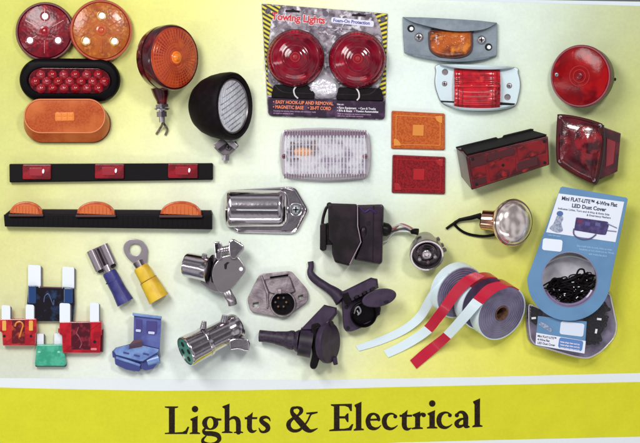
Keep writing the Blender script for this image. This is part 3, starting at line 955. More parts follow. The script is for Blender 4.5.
T.part('lens', dome(lo, 6.8, 4.6, 7, .45), m_am2)
screw_head(T, *P6(122, 172), 5, 4.2, M['steel'], M['ink'], parent=None)
screw_head(T, *P6(522, 190), 5, 4.2, M['steel'], M['ink'], parent=None)
for x, y in ((72, 117), (567, 235)):
    u, v = P6(x, y)
    h = T.part('mounting_hole', lathe([(.3, 3.7), (.7, 3.5), (.5, 3.0), (.4, .1)], 24), M['ink'], fr=frame((u, v, 4.8), (0, 0, 1)))
    T.part('hole_plug', lathe([(.3, 2.1), (.9, 1.9), (1.1, .1)], 16), M['white'], fr=frame((u + .5, v + .2, 4.8), (0, 0, 1)), parent=h)

# ================================================================ CHROME MARKER LAMP WITH RED LENS
def P7(x, y): return (430 + x / 6.4, 55 + y / 6.4)
T = Thing('chrome_marker_lamp', 'polished metal marker lamp with red ribbed lens, just below the grey armoured one', 'marker lamp', 478, 87, zm=8)
ol = smooth([P7(62, 58), P7(300, 70), P7(540, 78), P7(565, 115), P7(579, 185), P7(568, 260), P7(545, 322), P7(470, 346), P7(380, 356), P7(240, 352), P7(140, 330), P7(78, 300), P7(50, 240), P7(36, 180), P7(42, 110)], 4)
m_pol = mat("polished_plate", (196, 214, 220), rough=.4, metal=.3, spec=.4)
T.part('base_plate', slab(ol, 2, 4.6, 1), m_pol)
T.part('plate_edge', slab(inset(ol, -.5), .1, 2.2, .4), M['gunm'])
def crescent(t_, l_, h, m, nm, z0=4.4):
    t_, l_ = smooth(t_, 8, False), smooth(l_, 8, False)
    zc = [z0 + .6 + h * math.sin(math.pi * i / (len(t_) - 1)) ** .5 for i in range(len(t_))]
    T.part(nm, rings_geo([[(a[0], a[1], z0), (a[0], a[1] + .3, z - .6), (a[0] * .5 + b[0] * .5, a[1] * .5 + b[1] * .5, z), (b[0], b[1] - .3, z - .8), (b[0], b[1], z0)] for a, b, z in zip(t_, l_, zc)]), m)
crescent([P7(62, 58), P7(200, 62), P7(400, 70), P7(540, 78)], [P7(64, 66), P7(200, 90), P7(400, 96), P7(538, 84)], 11, m_pol, 'visor')
crescent([P7(80, 302), P7(200, 334), P7(400, 338), P7(544, 316)], [P7(80, 306), P7(200, 350), P7(400, 354), P7(544, 322)], 9, m_pol, 'lower_lip')
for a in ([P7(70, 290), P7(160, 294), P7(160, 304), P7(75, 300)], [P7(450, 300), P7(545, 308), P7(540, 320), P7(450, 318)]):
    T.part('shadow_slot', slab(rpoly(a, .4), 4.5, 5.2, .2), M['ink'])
lo = rpoly([P7(152, 84), P7(300, 94), P7(446, 92), P7(450, 200), P7(444, 340), P7(300, 346), P7(160, 332), P7(152, 200)], 2.5)
m_rr = mat("scarlet_ribbed_lens", (200, 18, 36), rough=.14, coat=.8, var=((140, 8, 26), .08, .42, .62), var2=((232, 50, 56), .1, .56, .75))
# barrel-shaped lens with horizontal ribs
rows = []
n = 40
uL, uR = 454.2, 500
for j in range(n + 1):
    t = j / n
    v = 68.6 + 39.6 * t
    z = 6 + 8.5 * math.sin(math.pi * t) ** .55 + .55 * math.cos(t * 2 * math.pi * 9)
    if .40 < t < .50: z += 1.1
    row = []
    for i in range(25):
        s_ = i / 24
        bow = .9 * math.sin(math.pi * s_)
        zz_ = z - 2.2 * (abs(2 * s_ - 1) ** 6)
        row.append((uL + (uR - uL) * s_, v + bow * (1 if t > .5 else -.2), zz_))
    row = [(row[0][0], row[0][1], 4.4)] + row + [(row[-1][0], row[-1][1], 4.4)]
    rows.append(row)
ln = T.part('lens', rings_geo(rows), m_rr, angle=60)
for u in (457.5, 462, 492, 496.5):
    T.part('lens_rib', tube([(u, 69.5 + 38.6 * k / 12, 6.2 + 8.6 * math.sin(math.pi * (.02 + .96 * k / 12)) ** .55) for k in range(13)], .55, 6), M['red_trim'], parent=ln)
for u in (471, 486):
    T.part('lens_highlight', dome(oval(u, 86, 2.6, 1.1, n=20), 14.6, 1.4), mat("pale_pink_highlight", (240, 130, 140), rough=.1, coat=1), parent=ln)  # pale bumps, highlights painted onto the red lens
for x, y, r in ((95, 182, 2.5), (508, 195, 2.6)):
    screw_head(T, *P7(x, y), 4.6, r, M['steel'], M['ink'])
for x, y in ((98, 108), (497, 268)):
    u, v = P7(x, y)
    T.part('mounting_hole', lathe([(0, 3.2), (.4, 3.0), (.35, 2.2), (.1, 2.1)], 24), M['gunm'], fr=frame((u, v, 4.6), (0, 0, 1)))

# ================================================================ ROUND RED TAIL LAMP
T = Thing('round_tail_lamp', 'round red tail lamp with two screws, at right above the square red lamp', 'tail lamp', 584, 77, zm=18)
f = frame((580.5, 76.5, 23), (-.40, .04, .92))
m_rt = mat("fire_red_lens", (140, 8, 14), rough=.16, coat=.0, spec=.25, var=((104, 6, 16), .03, .42, .62, 1), var2=((160, 14, 20), .06, .54, .66, 2), bump=('noise', .08, .3))  # colour blotches stand in for reflections behind the lens
T.part('housing', lathe([(-20, 24), (-20, 28), (-16, 29.4), (-4, 30), (-2, 31), (0, 31)], 72), mat("maroon_shell", (44, 8, 14), rough=.4, coat=.1), fr=f)
T.part('rim', lathe([(-1, 31), (1.2, 31), (2.2, 30.2), (2.2, 29), (1.6, 28.4)], 72), mat("pinkish_rim", (140, 72, 80), rough=.3, metal=.5), fr=f)
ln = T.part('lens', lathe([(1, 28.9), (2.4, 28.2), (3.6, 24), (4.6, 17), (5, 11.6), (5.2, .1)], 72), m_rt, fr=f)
for r0, h in ((10, 5.1), (6.2, 5.4)):
    T.part('lens_ring', lathe([(h - .4, r0 + .9), (h + .7, r0 + .4), (h + .7, r0 - .3), (h - .2, r0 - .9)], 48, caps=False), mat("lens_ring_red", (164, 34, 38), rough=.15, coat=.8), fr=f, parent=ln)
T.part('lens_boss', lathe([(5, 3.6), (5.9, 3), (6.2, .1)], 24), M['red_deep'], fr=f, parent=ln)
for u, v in ((556.2, 75), (603, 79.2)):
    screw_head(T, u, v, 25, 2.0, M['steel'], M['ink'], axis=(-.26, .06, .95))
T.part('mounting_stud', tube([(612, 78, 6), (617.2, 78.5, 5)], 1.6, 10), M['ink'])

# ================================================================ SQUARE RED TAIL LAMP
T = Thing('square_tail_lamp', 'square dark red tail lamp with a box housing and four corner screws, at right edge', 'tail lamp', 588, 148, zm=22)
face = smooth([(559, 114.6), (571, 115.6), (587, 119), (600.4, 123.4), (602.2, 126), (603.2, 140), (601.6, 158), (598.0, 176), (594.4, 183), (591, 182.4), (578, 176.6), (566, 169.4), (558.4, 163.6), (556.8, 160), (556.2, 146), (556.6, 130), (557.6, 117)], 4)
m_sq = mat("garnet_lens", (96, 12, 26), rough=.2, coat=.5, var=((52, 6, 16), .04, .42, .60, 1), var2=((140, 26, 34), .07, .54, .7, 2), bump=('noise', .12, .8))  # darker and brighter patches imitate reflections within the lens
m_sqd = mat("garnet_dark", (86, 16, 28), rough=.25, coat=.5, var=((50, 10, 18), .1, .4, .6))
T.part('side_box', rings_geo([z3([(596, 128), (620, 137), (617, 168), (596, 178)], 1), z3([(598, 125.5), (622, 133.6), (618.6, 170.6), (600, 178.8)], 12), z3([(598.6, 124.6), (621.4, 133), (618, 171.2), (600.4, 179.2)], 16)]), m_sqd, bevel=.8)
T.part('box_window', solid(z3([(606.5, 137), (617, 141), (614.8, 164), (605.6, 168)], 15.5), z3([(607.5, 138.4), (616, 141.8), (613.8, 163), (606.4, 166.4)], 17)), mat("ruby_window", (132, 40, 48), rough=.2, coat=.6))
T.part('housing', puck([(a + 2.2, b + 1.2) for a, b in face], [(0, 12), (0, 20), (.4, 22.5)]), mat("black_red_housing", (34, 10, 16), rough=.4))
T.part('flange', puck(face, [(0, 22), (0, 24), (.8, 25), (2.2, 25.2)]), mat('matt_garnet_rim', (70, 12, 22), rough=.5, spec=.25))
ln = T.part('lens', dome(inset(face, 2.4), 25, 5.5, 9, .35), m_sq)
T.part('round_reflector', lathe([(0, 15), (.8, 14), (1.4, 9), (1.2, 7), (2, 5), (2.2, .1)], 48), mat("reflector_rings", (140, 26, 36), rough=.18, coat=.5, var=((60, 10, 20), .08, .45, .58), bump=('noise', .2, .5)), fr=frame((586, 141, 29.5), (0, 0, 1)), parent=ln)
for u, v in ((560.4, 117.6), (599.4, 126.2), (560.2, 161), (593.2, 179.6)):
    screw_head(T, u, v, 25, 1.9, M['steel'], M['ink'])

# ================================================================ CLEAR RECTANGULAR DOME LAMP
T = Thing('clear_dome_lamp', 'clear fluted rectangular lamp with an orange bulb glowing at left inside', 'dome lamp', 325, 155, zm=12)
ol = rpoly([(282.6, 129.4), (304, 127.8), (325, 127.5), (346, 128.2), (368, 130.6), (370.4, 142), (371, 155), (370.4, 168), (368, 177.6), (346, 180.6), (325, 181.4), (304, 180.2), (283, 176.8), (280.8, 166), (279.8, 154), (280.6, 141)], [4.5, 6, 6, 6, 4.5, 4, 4, 4, 4.5, 6, 6, 6, 4.5, 4, 4, 4], 4)
T.part('base', slab(ol, .2, 4, 1), mat("silver_base", (196, 184, 194), rough=.3, metal=.6))
T.part('reflector', slab(inset(ol, 4), 4, 5, .4), mat("pearl_reflector", (240, 238, 244), rough=.3, metal=.15, var=((150, 134, 156), .07, .47, .60, 5), bump=('noise', .2, .5)))
bl = T.part('bulb', dome(oval(303, 151.5, 11, 4, n=28), 5, 5), mat("orange_bulb", (232, 150, 60), rough=.3, emis=.35))
for _u, _v, _w, _h in ((299, 144.5, 9, 2), (309, 146.2, 6, 2.2), (296, 158.6, 7, 1.6), (313.6, 153, 2.2, 6)):
    T.part('dark_fleck', slab(rrect(_u, _v, _w, _h, .5), 5, 10.6, .4), mat('fleck_brown', (92, 56, 66), rough=.5))  # dark flecks imitating the broken view of the bulb through the prisms
T.part('top_band', slab(rpoly([(286, 131), (325, 129.6), (365, 131.6), (367, 137), (325, 135.6), (284, 136.4)], 1.5), 4.6, 8, .6), mat('mauve_band', (148, 112, 140), rough=.3, coat=.4))
T.part('bulb_holder', slab(rrect(292.5, 148, 4, 13, 1), 5, 8, .6), mat("brown_holder", (96, 60, 56), rough=.5))
T.part('bulb_holder', slab(rrect(314, 146, 5, 11, 1), 5, 8, .6), mat("tan_holder", (150, 110, 96), rough=.5))
m_cl = film("clear_fluted_lens", (236, 236, 244), .12, .1, 1.4)
inn = inset(ol, 1)
T.part('lens', rings_geo([z3(inn, 4), z3(inset(inn, .6), 9), z3(inset(inn, 2.6), 12), z3(inset(inn, 6), 13), z3(inset(inn, 12), 13.4)], False, True), m_cl)
g = G()
xx = 286.0
while xx < 366:
    g.join(tube([(xx, 135.5, 13.1), (xx, 155, 13.7), (xx, 173.5, 13.1)], .75, 6)); xx += 3.4
for yy in (139, 145, 151, 157, 163, 169):
    g.join(tube([(285, yy, 13.0), (325, yy, 13.5), (365, yy, 13.0)], .3, 5))
T.part('lens_rib', g, film("rib_film", (244, 242, 250), .55, .08, 1.5))
m_bd = mat("mauve_clear_border", (160, 130, 154), rough=.16, coat=.8, metal=.3)
g = G(); xx = 285.0
while xx < 366:
    g.join(tube([(xx, 130.6, 9.0), (xx, 132.2, 12), (xx, 136, 13)], .8, 6)); g.join(tube([(xx, 174, 13.0), (xx, 176.4, 11.6), (xx, 178, 8.5)], .6, 6)); xx += 2.6
T.part('border_flute', g, m_bd, kind='stuff')
for u in (284.6, 364.8):
    screw_head(T, u, 156.4, 12.2, 2.5, mat("rosy_screw", (150, 96, 104), rough=.3, metal=.6), M['ink'])

# ================================================================ FLAT REFLECTORS
def reflector(label, tl, tr, br, bl, mm, light, mid, cc):
    cu = (tl[0] + br[0]) / 2; cv = (tl[1] + br[1]) / 2
    T = Thing('reflector', label, 'reflector', cu, cv, 'flat rectangular reflectors', zm=3)
    q = [tl, tr, br, bl]
    ol = rpoly(q, 1.6)
    T.part('backing', slab(ol, .1, 2.4, .5), mid)
    T.part('lens', slab(inset(ol, .6), 2.4, 3.4, .4), mm)
    a, b = inset(ol, 4.2), inset(ol, 5.2)
    T.part('border_bead', rings_geo([z3(a, 3.3), z3(inset(ol, 4.4), 3.9), z3(inset(ol, 5), 3.9), z3(b, 3.3)], False, False), light)
    T.part('centre_facet', slab(rrect(cu, cv, 11, 11, .6, rot=2), 3.4, 4.2, .3), light)
    for (pu, pv), (du, dv) in ((tr, (-1, 1)), (bl, (1, -1))):
        pu += du * 2.6; pv += dv * 2.8
        ar = [(pu + du * a_, pv + dv * b_) for a_, b_ in [(0, 0)] + [(7 * math.cos(math.radians(t)), 7 * math.sin(math.radians(t))) for t in range(0, 91, 10)]]
        T.part('corner_boss', slab(ar, 3.4, 4.4, .3), cc)
reflector('amber rectangular reflector with pale corner bosses, above the red one', (391.6, 110.6), (444.8, 113.4), (444.8, 150), (391.2, 148.6),
          mat("amber_prism", (196, 96, 34), rough=.22, coat=.3, bump=('cells', .55, .10), var=((170, 74, 26), .6, .4, .6)), mat("light_amber", (216, 136, 58), rough=.25, coat=.5), mat("amber_backing", (168, 84, 36), rough=.4), mat("amber_boss", (220, 142, 60), rough=.25, coat=.5))
reflector('red rectangular reflector, just below the amber one', (392.6, 154.6), (445.4, 156.8), (445, 194.2), (391.8, 192.8),
          mat("red_prism", (146, 12, 24), rough=.22, coat=.3, bump=('cells', .55, .10), var=((108, 5, 16), .6, .4, .6)), mat("light_red", (170, 22, 32), rough=.25, coat=.5), mat("red_backing", (110, 14, 22), rough=.4), mat("red_boss", (166, 28, 34), rough=.25, coat=.5))

# ================================================================ LONG RED TAIL LAMP
T = Thing('boxy_tail_lamp', 'long dark red box-shaped tail lamp tilted up to the right, open black back on top', 'tail lamp', 502, 160, zm=18)
F = [(465.8, 156.6, 26), (547, 136.6, 26), (548.4, 165, 26), (471.4, 190, 26)]
B = [(457.2, 147.6, 4), (533, 129.6, 4), (541, 161, 1), (462.6, 176.5, 1)]
m_lb = mat("oxblood_lens", (122, 14, 22), rough=.25, coat=.25, spec=.4, var=((64, 8, 16), .06, .44, .58, 2), var2=((158, 30, 36), .08, .56, .7))
m_lbd = mat("oxblood_dark", (66, 12, 20), rough=.25, coat=.6)
T.part('housing', solid([B[0], B[1], B[2], B[3]], [F[0], F[1], F[2], F[3]]), m_sqd, bevel=.8)
T.part('back_opening', solid([(462.2, 148.6, 6), (532, 131.4, 6), (545.2, 136.2, 25), (467.6, 155.4, 25)], [(462, 147.4, 8), (532, 129.8, 8), (545.6, 135.0, 26.6), (467, 154.2, 26.6)]), M['ink'])
T.part('top_rim', tube([(457.4, 147.4, 6), (462.4, 146.2, 9), (497, 137.8, 9.5), (499, 139.4, 9.6), (503, 138.4, 9.6), (504.5, 136, 9.5), (531.6, 129.4, 9), (534, 129.8, 9)], 1.0, 8), M['ink'])
fo = rpoly([(467, 157.6), (546.2, 138), (547.2, 164.4), (472, 188.8)], 1.5)
ln = T.part('lens', slab(fo, 25.8, 27.8, .7), m_lb)
def on_face(s0, t0, s1, t1):
    a, b, c, d = (467, 157.6), (546.2, 138), (547.2, 164.4), (472, 188.8)
    def q(s_, t): return (a[0] * (1 - s_) * (1 - t) + b[0] * s_ * (1 - t) + c[0] * s_ * t + d[0] * (1 - s_) * t, a[1] * (1 - s_) * (1 - t) + b[1] * s_ * (1 - t) + c[1] * s_ * t + d[1] * (1 - s_) * t)
    return [q(s0, t0), q(s1, t0), q(s1, t1), q(s0, t1)]
for (s0, t0, s1, t1, mm) in ((.03, .06, .22, .36, m_lbd), (.03, .40, .20, .70, m_lb), (.03, .74, .19, .95, m_lbd), (.24, .06, .58, .30, m_lbd), (.60, .60, .86, .90, m_lbd), (.62, .08, .97, .54, m_lb), (.24, .36, .58, .94, m_lb)):
    T.part('reflex_panel', slab(rpoly(on_face(s0, t0, s1, t1), .8), 27.6, 28.5, .3), mm, parent=ln)
for s_, t in ((.06, .10), (.955, .12), (.06, .9), (.95, .9), (.42, .55)):
    q = on_face(s_, t, s_ + .01, t + .01)[0]
    screw_head(T, q[0], q[1], 28.2, 1.5, M['ink'], M['ink'])

# ================================================================ LIGHT BARS
T = Thing('identification_bar', 'slim black bar with three red rectangular lamps, above the amber bar', 'light bar', 111, 172, zm=8)
T.part('housing', slab(rpoly([(9.4, 163.8), (212.4, 163), (212.4, 179.8), (9.6, 182.4)], 1.4), .1, 7, 1.2), M['blackgloss'])
m_rb = mat("bar_red_lens", (146, 10, 30), rough=.25, coat=.2, spec=.35, var=((104, 6, 24), .1, .42, .6), bump=('cells', .3, .05))
for (a, b, c, d) in ((23, 51.6, 164.4, 179.4), (95, 124.2, 164, 178.6), (167.8, 197.6, 163.8, 178.0)):
    l_ = T.part('lamp_lens', slab(rrect((a + b) / 2, (c + d) / 2, b - a, d - c, 1.4), 6.5, 10, 1.1), m_rb)
    T.part('lens_window', slab(rrect((a + b) / 2 - 1, (c + d) / 2, 13, 8, 1), 9.8, 10.6, .3), M['red_trim'], parent=l_)
    T.part('bulb', dome(oval((a + b) / 2 + 6.4, (c + d) / 2 - .6, 1.0, 2.2, rot=6, n=18), 9.9, 1.3), M['white_led'], parent=l_)  # glowing white spot paints the bulb highlight in the lens
T = Thing('clearance_bar', 'black raised bar with three half-round amber lamps, below the red bar', 'light bar', 108, 215, zm=10)
T.part('top_plate', rings_geo([z3([(5, 214.4), (12, 208.8), (210.6, 210), (212, 214.6)], .4), z3([(4.2, 215.2), (11, 209.6), (210, 210.6), (211.8, 215.6)], 9)]), mat("charcoal_plate", (24, 15, 22), rough=.55, spec=.2), bevel=.4)
T.part('front_face', rings_geo([z3([(4.2, 214.4), (211.6, 215), (211.6, 229.4), (5.2, 226.6)], .1), z3([(4.2, 214.4), (211.6, 215), (211.6, 229.4), (5.2, 226.6)], 11)]), M['blackgloss'], bevel=.9)
g = G()
for k in range(40):
    g.join(tube([(14 + k * 4.95, 217.0 + .012 * k, 11.2), (14 + k * 4.95, 224.6 + .05 * k, 11.2)], .22, 5))
T.part('front_rib', g, mat("rib_black", (20, 13, 19), rough=.5, spec=.2))
for u, v in ((50, 212.6), (147.5, 212.8), (62, 213), (133, 212.8)):
    T.part('screw_recess', slab(oval(u, v, 3.2, 1.4, n=20), 8.9, 9.3, .1), M['ink'])
m_ab = mat("bar_amber_lens", (204, 96, 42), rough=.25, coat=.25, var=((180, 72, 34), .12, .42, .62), bump=('cells', .5, .05))
for (a, b, c, d) in ((10.5, 43.5, 201.4, 215.2), (77, 115.5, 201.4, 215.8), (160, 201.5, 201, 216.2)):
    w = (b - a) / 2; cx = (a + b) / 2
    T.part('lamp_base', slab(rrect(cx, d + .1, w * 2 + 1.6, 2.6, 1), 8, 15.6, .6), mat("brown_gasket", (70, 34, 34), rough=.5))
    o1 = [(cx + w * math.cos(math.radians(t)), d - (d - c) * math.sin(math.radians(t)) ** .85 - .0) for t in range(0, 181, 7)]
    l_ = T.part('lamp_lens', puck(o1, [(0, 9), (0, 13.4), (.5, 14.8), (1.4, 15.4)]), m_ab)
    o2 = [(cx + (w - 3) * math.cos(math.radians(t)), d - .8 - (d - c - 3.6) * math.sin(math.radians(t)) ** .85) for t in range(0, 181, 7)]
    T.part('lens_facet', puck(o2, [(0, 15.2), (0, 16.0), (.5, 16.5)]), mat("bar_amber_inner", (206, 108, 58), rough=.2, coat=.6, bump=('y', .14, .03)), parent=l_)
    g = G()
    n = 9
    for k in range(n):
        x = cx - w * .75 + w * 1.5 * k / (n - 1)
        g.join(tube([(x, d - 1.6, 16.5), (x, d - 1.6 - (d - c - 6) * math.sqrt(max(.05, 1 - ((x - cx) / w) ** 2)), 16.5)], .3, 5))
    T.part('lens_rib', g, m_ab, parent=l_)

# ================================================================ CHROME LICENCE LAMP
T = Thing('licence_lamp', 'polished licence plate lamp with a long rounded hood and six-sided flange', 'licence lamp', 264, 210, zm=12)
ol = rpoly([(222, 209.6), (234, 189.6), (290.5, 186.4), (296, 188.4), (308.4, 209.6), (297, 231.4), (292, 234), (236, 232.6)], [5, 4, 3, 3, 4, 3, 3, 4])
T.part('flange', puck(ol, [(0, .1), (0, 3), (.5, 4.2), (1.6, 4.8), (2.6, 4.6), (3.4, 3.8)]), M['chrome'])
rows = []
import math as _m
for i in range(33):
    t = i / 32
    u = 223.6 + 65.4 * t
    k = 1.0
    if t < .10: k = _m.sin(_m.acos(1 - t / .10)) if t > 0 else .15
    if t > .84: k = max(.05, _m.sqrt(max(0, 1 - ((t - .84) / .16) ** 2)))
    k = max(k, .12)
    r = []
    for j in range(25):
        a = _m.pi * j / 24
        hz = abs(_m.sin(a)) ** .75
        yy = -_m.cos(a)
        r.append((u, 208.6 + 18.8 * yy * (k ** .5) + (1.4 if j > 12 else 0) * 0, 3.6 + 17 * hz * k))
    rows.append(r)
T.part('hood', rings_geo(rows), M['chrome'], angle=60)
T.part('hood_crease', tube([(226, 209.5, 18.2), (240, 209.8, 20.4), (276, 210, 20.4), (281, 210, 19)], .7, 8), M['chrome_w'])
T.part('screw_cup', lathe([(0, 7), (1.2, 6.6), (.6, 5.6)], 28), M['chrome'], fr=frame((295.6, 209.6, 3.8), (0, 0, 1)))
screw_head(T, 295.6, 209.6, 4.2, 4.8, M['chrome_w'], M['ink'])

# ================================================================ CONNECTOR ADAPTER (black block wired to a round metal plug)
T = Thing('wiring_adapter', 'black seven-way adapter block joined by thin wires to a round metal plug', 'adapter', 380, 238, zm=22)
m_bk = mat("adapter_black", (17, 11, 15), rough=.5, coat=.04, spec=.22, var=((40, 28, 36), .06, .45, .65))
m_bp = mat("adapter_aubergine", (26, 16, 26), rough=.42, coat=.08, spec=.25, var=((48, 32, 46), .06, .45, .65))
T.part('socket_block', slab(rpoly([(328.6, 205), (331, 203.6), (357, 204.4), (357.6, 226), (361, 242), (349.4, 265.6), (335.4, 262), (332.6, 254), (332.6, 244), (328.8, 240)], 1.5), .2, 30, 2.2), m_bk)
T.part('rear_block', slab(rpoly([(357, 205.2), (382, 204.6), (384, 207), (382.4, 262), (380, 264.4), (354.6, 259.6), (361.4, 242), (357.8, 226)], 1.8), .2, 25, 3), m_bp)
T.part('front_ridge', tube([(357.6, 206, 29), (357.8, 226, 29.5), (361, 242, 29.5), (349.8, 264, 29)], .55, 8), mat("pale_edge", (150, 132, 142), rough=.35, coat=.4))  # thin pale line along the block edge
T.part('mount_neck', slab(rpoly([(326.6, 223), (333, 223), (333, 245), (326.6, 245)], .8), 4, 22, 1.2), m_bk)
T.part('cap', slab(rpoly([(320.6, 225), (322.6, 223.4), (326.8, 223.8), (327, 249.6), (324, 251.2), (320.4, 249.6)], 1.2), .2, 24, 1.4), m_bk)
T.part('cap_arm', tube(spath([(330, 205, 16), (326.6, 209, 16), (324, 217, 16), (322.6, 226, 16)]), 1.5, 8), m_bk)
T.part('corner_lug', slab(oval(330, 205, 2.8, 2.4, n=24), 8, 22, .8), m_bk)
T.part('top_groove', tube(spath([(360, 208, 24.6), (365, 212.4, 25.2), (370.5, 209.5, 25.2), (376, 213.4, 25.2)]), 1.0, 8), mat("indigo_print", (52, 36, 92), rough=.3))
T.part('side_seam', tube([(373.6, 206, 25), (372.6, 262, 25)], .6, 6), M['ink'])
T.part('latch', dome(oval(363.5, 232, 3.4, 6, rot=8, n=24), 24.5, 2.2), m_bp)
T.part('screw_recess', slab(oval(368.6, 223.4, 1.8, 2.2, n=20), 24.6, 25.4, .2), M['ink'])
T.part('cable_boot', tube(spath([(382, 229, 12), (388, 230, 12), (391, 230.5, 11.5)]), [7, 6.4, 4], 16), m_bk)
for k, (c, pts) in enumerate((((190, 184, 186), [(388, 227, 13), (394, 226.4, 12), (400, 225, 10), (408, 227.5, 11), (417, 229.5, 14)]),
                              ((150, 84, 78), [(389, 229, 13), (395, 228.4, 11), (401, 224.4, 9), (408, 226.2, 11), (416, 231, 14)]),
                              ((96, 140, 132), [(388, 234, 10), (392, 232.4, 9), (397, 229.6, 8), (405, 230.0, 9), (414, 233, 12)]),
                              ((210, 202, 200), [(384, 242, 6), (388, 240, 6), (391, 235.6, 7), (396, 231.6, 8), (404, 231.4, 9), (415, 232, 12)]),
                              ((60, 44, 52), [(389, 232, 12), (396, 230.6, 9.6), (404, 228.4, 10), (411, 231, 12), (416, 230, 13)]))):
    T.part('wire', tube(spath(pts), .95, 8), mat("wire_sleeve_%d" % k, c, rough=.4, coat=.2), label=None)
f = frame((426.2, 255, 26), (.02, .42, .9))
m_pl = mat("round_plug_metal", (160, 152, 156), rough=.25, metal=.9, bump=('noise', .12, .4))
T.part('plug_shell', lathe([(-33, 8), (-32, 10.5), (-27, 11.5), (-18, 12), (-15, 15), (-12, 16.5), (0, 17.0), (1, 16.4), (1, 14.8), (-2.6, 14.2)], 56, caps=False), m_pl, fr=f)
T.part('plug_well', lathe([(-2.4, 14.6), (-2.2, 14.0), (-6, 13.4), (-6.4, 10.5), (-4.6, 10), (-4.6, 8.8), (-6.2, 8.4), (-6.2, .1)], 48, caps=False), mat('dark_metal_well', (84, 74, 80), rough=.35, metal=.8, bump=('noise', .4, .8)), fr=f)
for k in range(6):
    a = math.radians(60 * k + 20)
    T.part('contact', lathe([(-6, 1.9), (-1.8, 1.8), (-1.4, 1.1), (-1.3, .1)], 12), mat("contact_%d" % k, [(176, 168, 172), (120, 100, 108)][k % 2], rough=.3, metal=.7), fr=frame((426.2 + 9.0 * math.cos(a), 255 + 8.2 * math.sin(a), 24.5), (.02, .42, .9)))
T.part('centre_contact', lathe([(-6, 5), (-1, 4.8), (-.6, 4.2), (-.8, 2.4), (-2, 2), (-2, .1)], 28), m_pl, fr=f)
T.part('key_slot', obox((427, 247, 25), (3.4, .2, 0), (0, 1.2, .6), (0, 0, 1)), M['ink'], bevel=.3)
for u, v in ((437.2, 239.5), (441, 245.4), (443.6, 250)):
    T.part('clamp_screw', tube([(u - 3, v + 1.5, 19), (u + 1.4, v - .8, 17)], 2.3, 10), m_pl)
T.part('wire_collar', tube(spath([(411.6, 232, 13), (415, 231.6, 15), (418, 232, 16)]), [2.2, 3, 3.4], 12), M['black'])

# ================================================================ CHROME TRIM LAMP WITH CORD
T = Thing('trim_lamp', 'bright domed utility lamp with coppery neck and black cord looping to the left', 'utility lamp', 508, 225, zm=20)
f = frame((512.4, 222.6, 26), (.52, .06, .85))
m_cop = mat("copper_neck", (224, 168, 140), rough=.16, metal=1)
m_dom = mat("mirror_dome", (250, 236, 230), rough=.16, metal=.8)
T.part('neck', tube([(482, 219.6, 12), (483, 219.8, 12.2), (493, 220.8, 14), (500, 221.4, 15.5)], [8, 9.8, 10.2, 12.5], 40), m_cop)
T.part('flare', lathe([(-13.4, 13), (-10, 18), (-5, 22), (-1.4, 23.4), (.4, 23.6), (1.4, 23), (1.4, 21.6)], 64), mat('rosy_chrome', (238, 206, 192), rough=.12, metal=1), fr=f)  # coppery tint stands for warm reflections on the flare
T.part('dome', lathe([(.6, 22)] + [(11.5 * math.sin(math.radians(a)), 21.6 * math.cos(math.radians(a))) for a in range(8, 90, 8)] + [(11.6, .1)], 64), m_dom, fr=f)
T.part('rim_clip', obox((499.5, 233, 17), (1.1, 1.8, 0), (1.4, -.8, 0), (0, 0, 2)), M['ink'], bevel=.4)
T.part('cord', tube(spath([(486, 217.4, 12), (481, 216.4, 9), (473, 218.6, 6), (463, 220, 3), (456.6, 222.4, 1.6), (458, 226.6, 1.6), (465, 232, 1.6), (474, 235, 1.8), (486, 236.2, 3), (497, 234.4, 8), (502, 232, 12)]), 1.35, 10), M['blackgloss'])
T.part('cord_tail', tube([(482, 214.6, 10), (472, 217.4, 7), (461, 219.8, 4.4), (453, 225, 2.4), (447.8, 228.8, 1.6)], [1.9, 1.8, 1.7, 1.4, 1.3], 10), M['blackgloss'])
T.part('cord_boot', tube([(490, 218, 12), (483, 217, 11), (479, 217.2, 9)], [4.2, 3.6, 1.8], 12), M['black'])

# ================================================================ MINI FUSES
def blade(T, u0, u1, v0, v1, z0, z1, mm, name='blade', edge=1.2):
    T.part(name, slab(rpoly([(u0, v0), (u1, v0 + .6), (u1, v1), (u0, v1)], 2.0), z0, z1, .3), mm)
    T.part('blade_edge', slab(rpoly([(u1 - .2, v0 + 1.4), (u1 + edge, v0 + 2.6), (u1 + edge, v1), (u1 - .2, v1)], .3), z0 - 1.6, z1 - .4, .2), M['gunm'])
m_bw = mat("pale_blade", (224, 230, 238), rough=.45, spec=.5)
T = Thing('blade_fuse', 'dark blue blade fuse with two pale prongs, rearmost of the four fuses', 'fuse', 50.5, 293, 'blade fuses', zm=6)
m1 = mat("navy_fuse_side", (36, 64, 112), rough=.2, coat=.6)
m2 = mat("navy_fuse_window", (20, 16, 24), rough=.15, coat=.8, var=((40, 62, 96), .12, .52, .7))
blade(T, 27.8, 40.6, 264.8, 287, 2.6, 4.4, m_bw); blade(T, 62, 74, 266.6, 289, 2.6, 4.4, m_bw)
T.part('body', slab(rpoly([(28.2, 285.4), (37.6, 285.8), (38.4, 286.8), (62.5, 287.6), (63, 286.8), (74.6, 288), (75, 304), (73.4, 321.6), (33, 321.6), (26.6, 303)], 1), .2, 6, 1), m2)
T.part('side_rib', slab(rrect(32.4, 294.6, 8, 18, 1.5), 5.6, 8, .9), m1)
T.part('side_rib', slab(rrect(68.4, 295.8, 9, 15.5, 1.5), 5.6, 8, .9), m1)
T.part('fuse_link', tube(spath([(44, 302, 6.2), (45, 296, 6.6), (48.5, 294, 6.8), (51, 299, 6.8), (53.5, 305, 6.6), (54, 300, 6.4)]), .55, 8), mat("link_blue", (70, 84, 122), rough=.3))
T.part('top_bead', tube([(40, 287, 6), (62, 287.8, 6)], .7, 6), mat("plum_bead", (108, 66, 88), rough=.3))

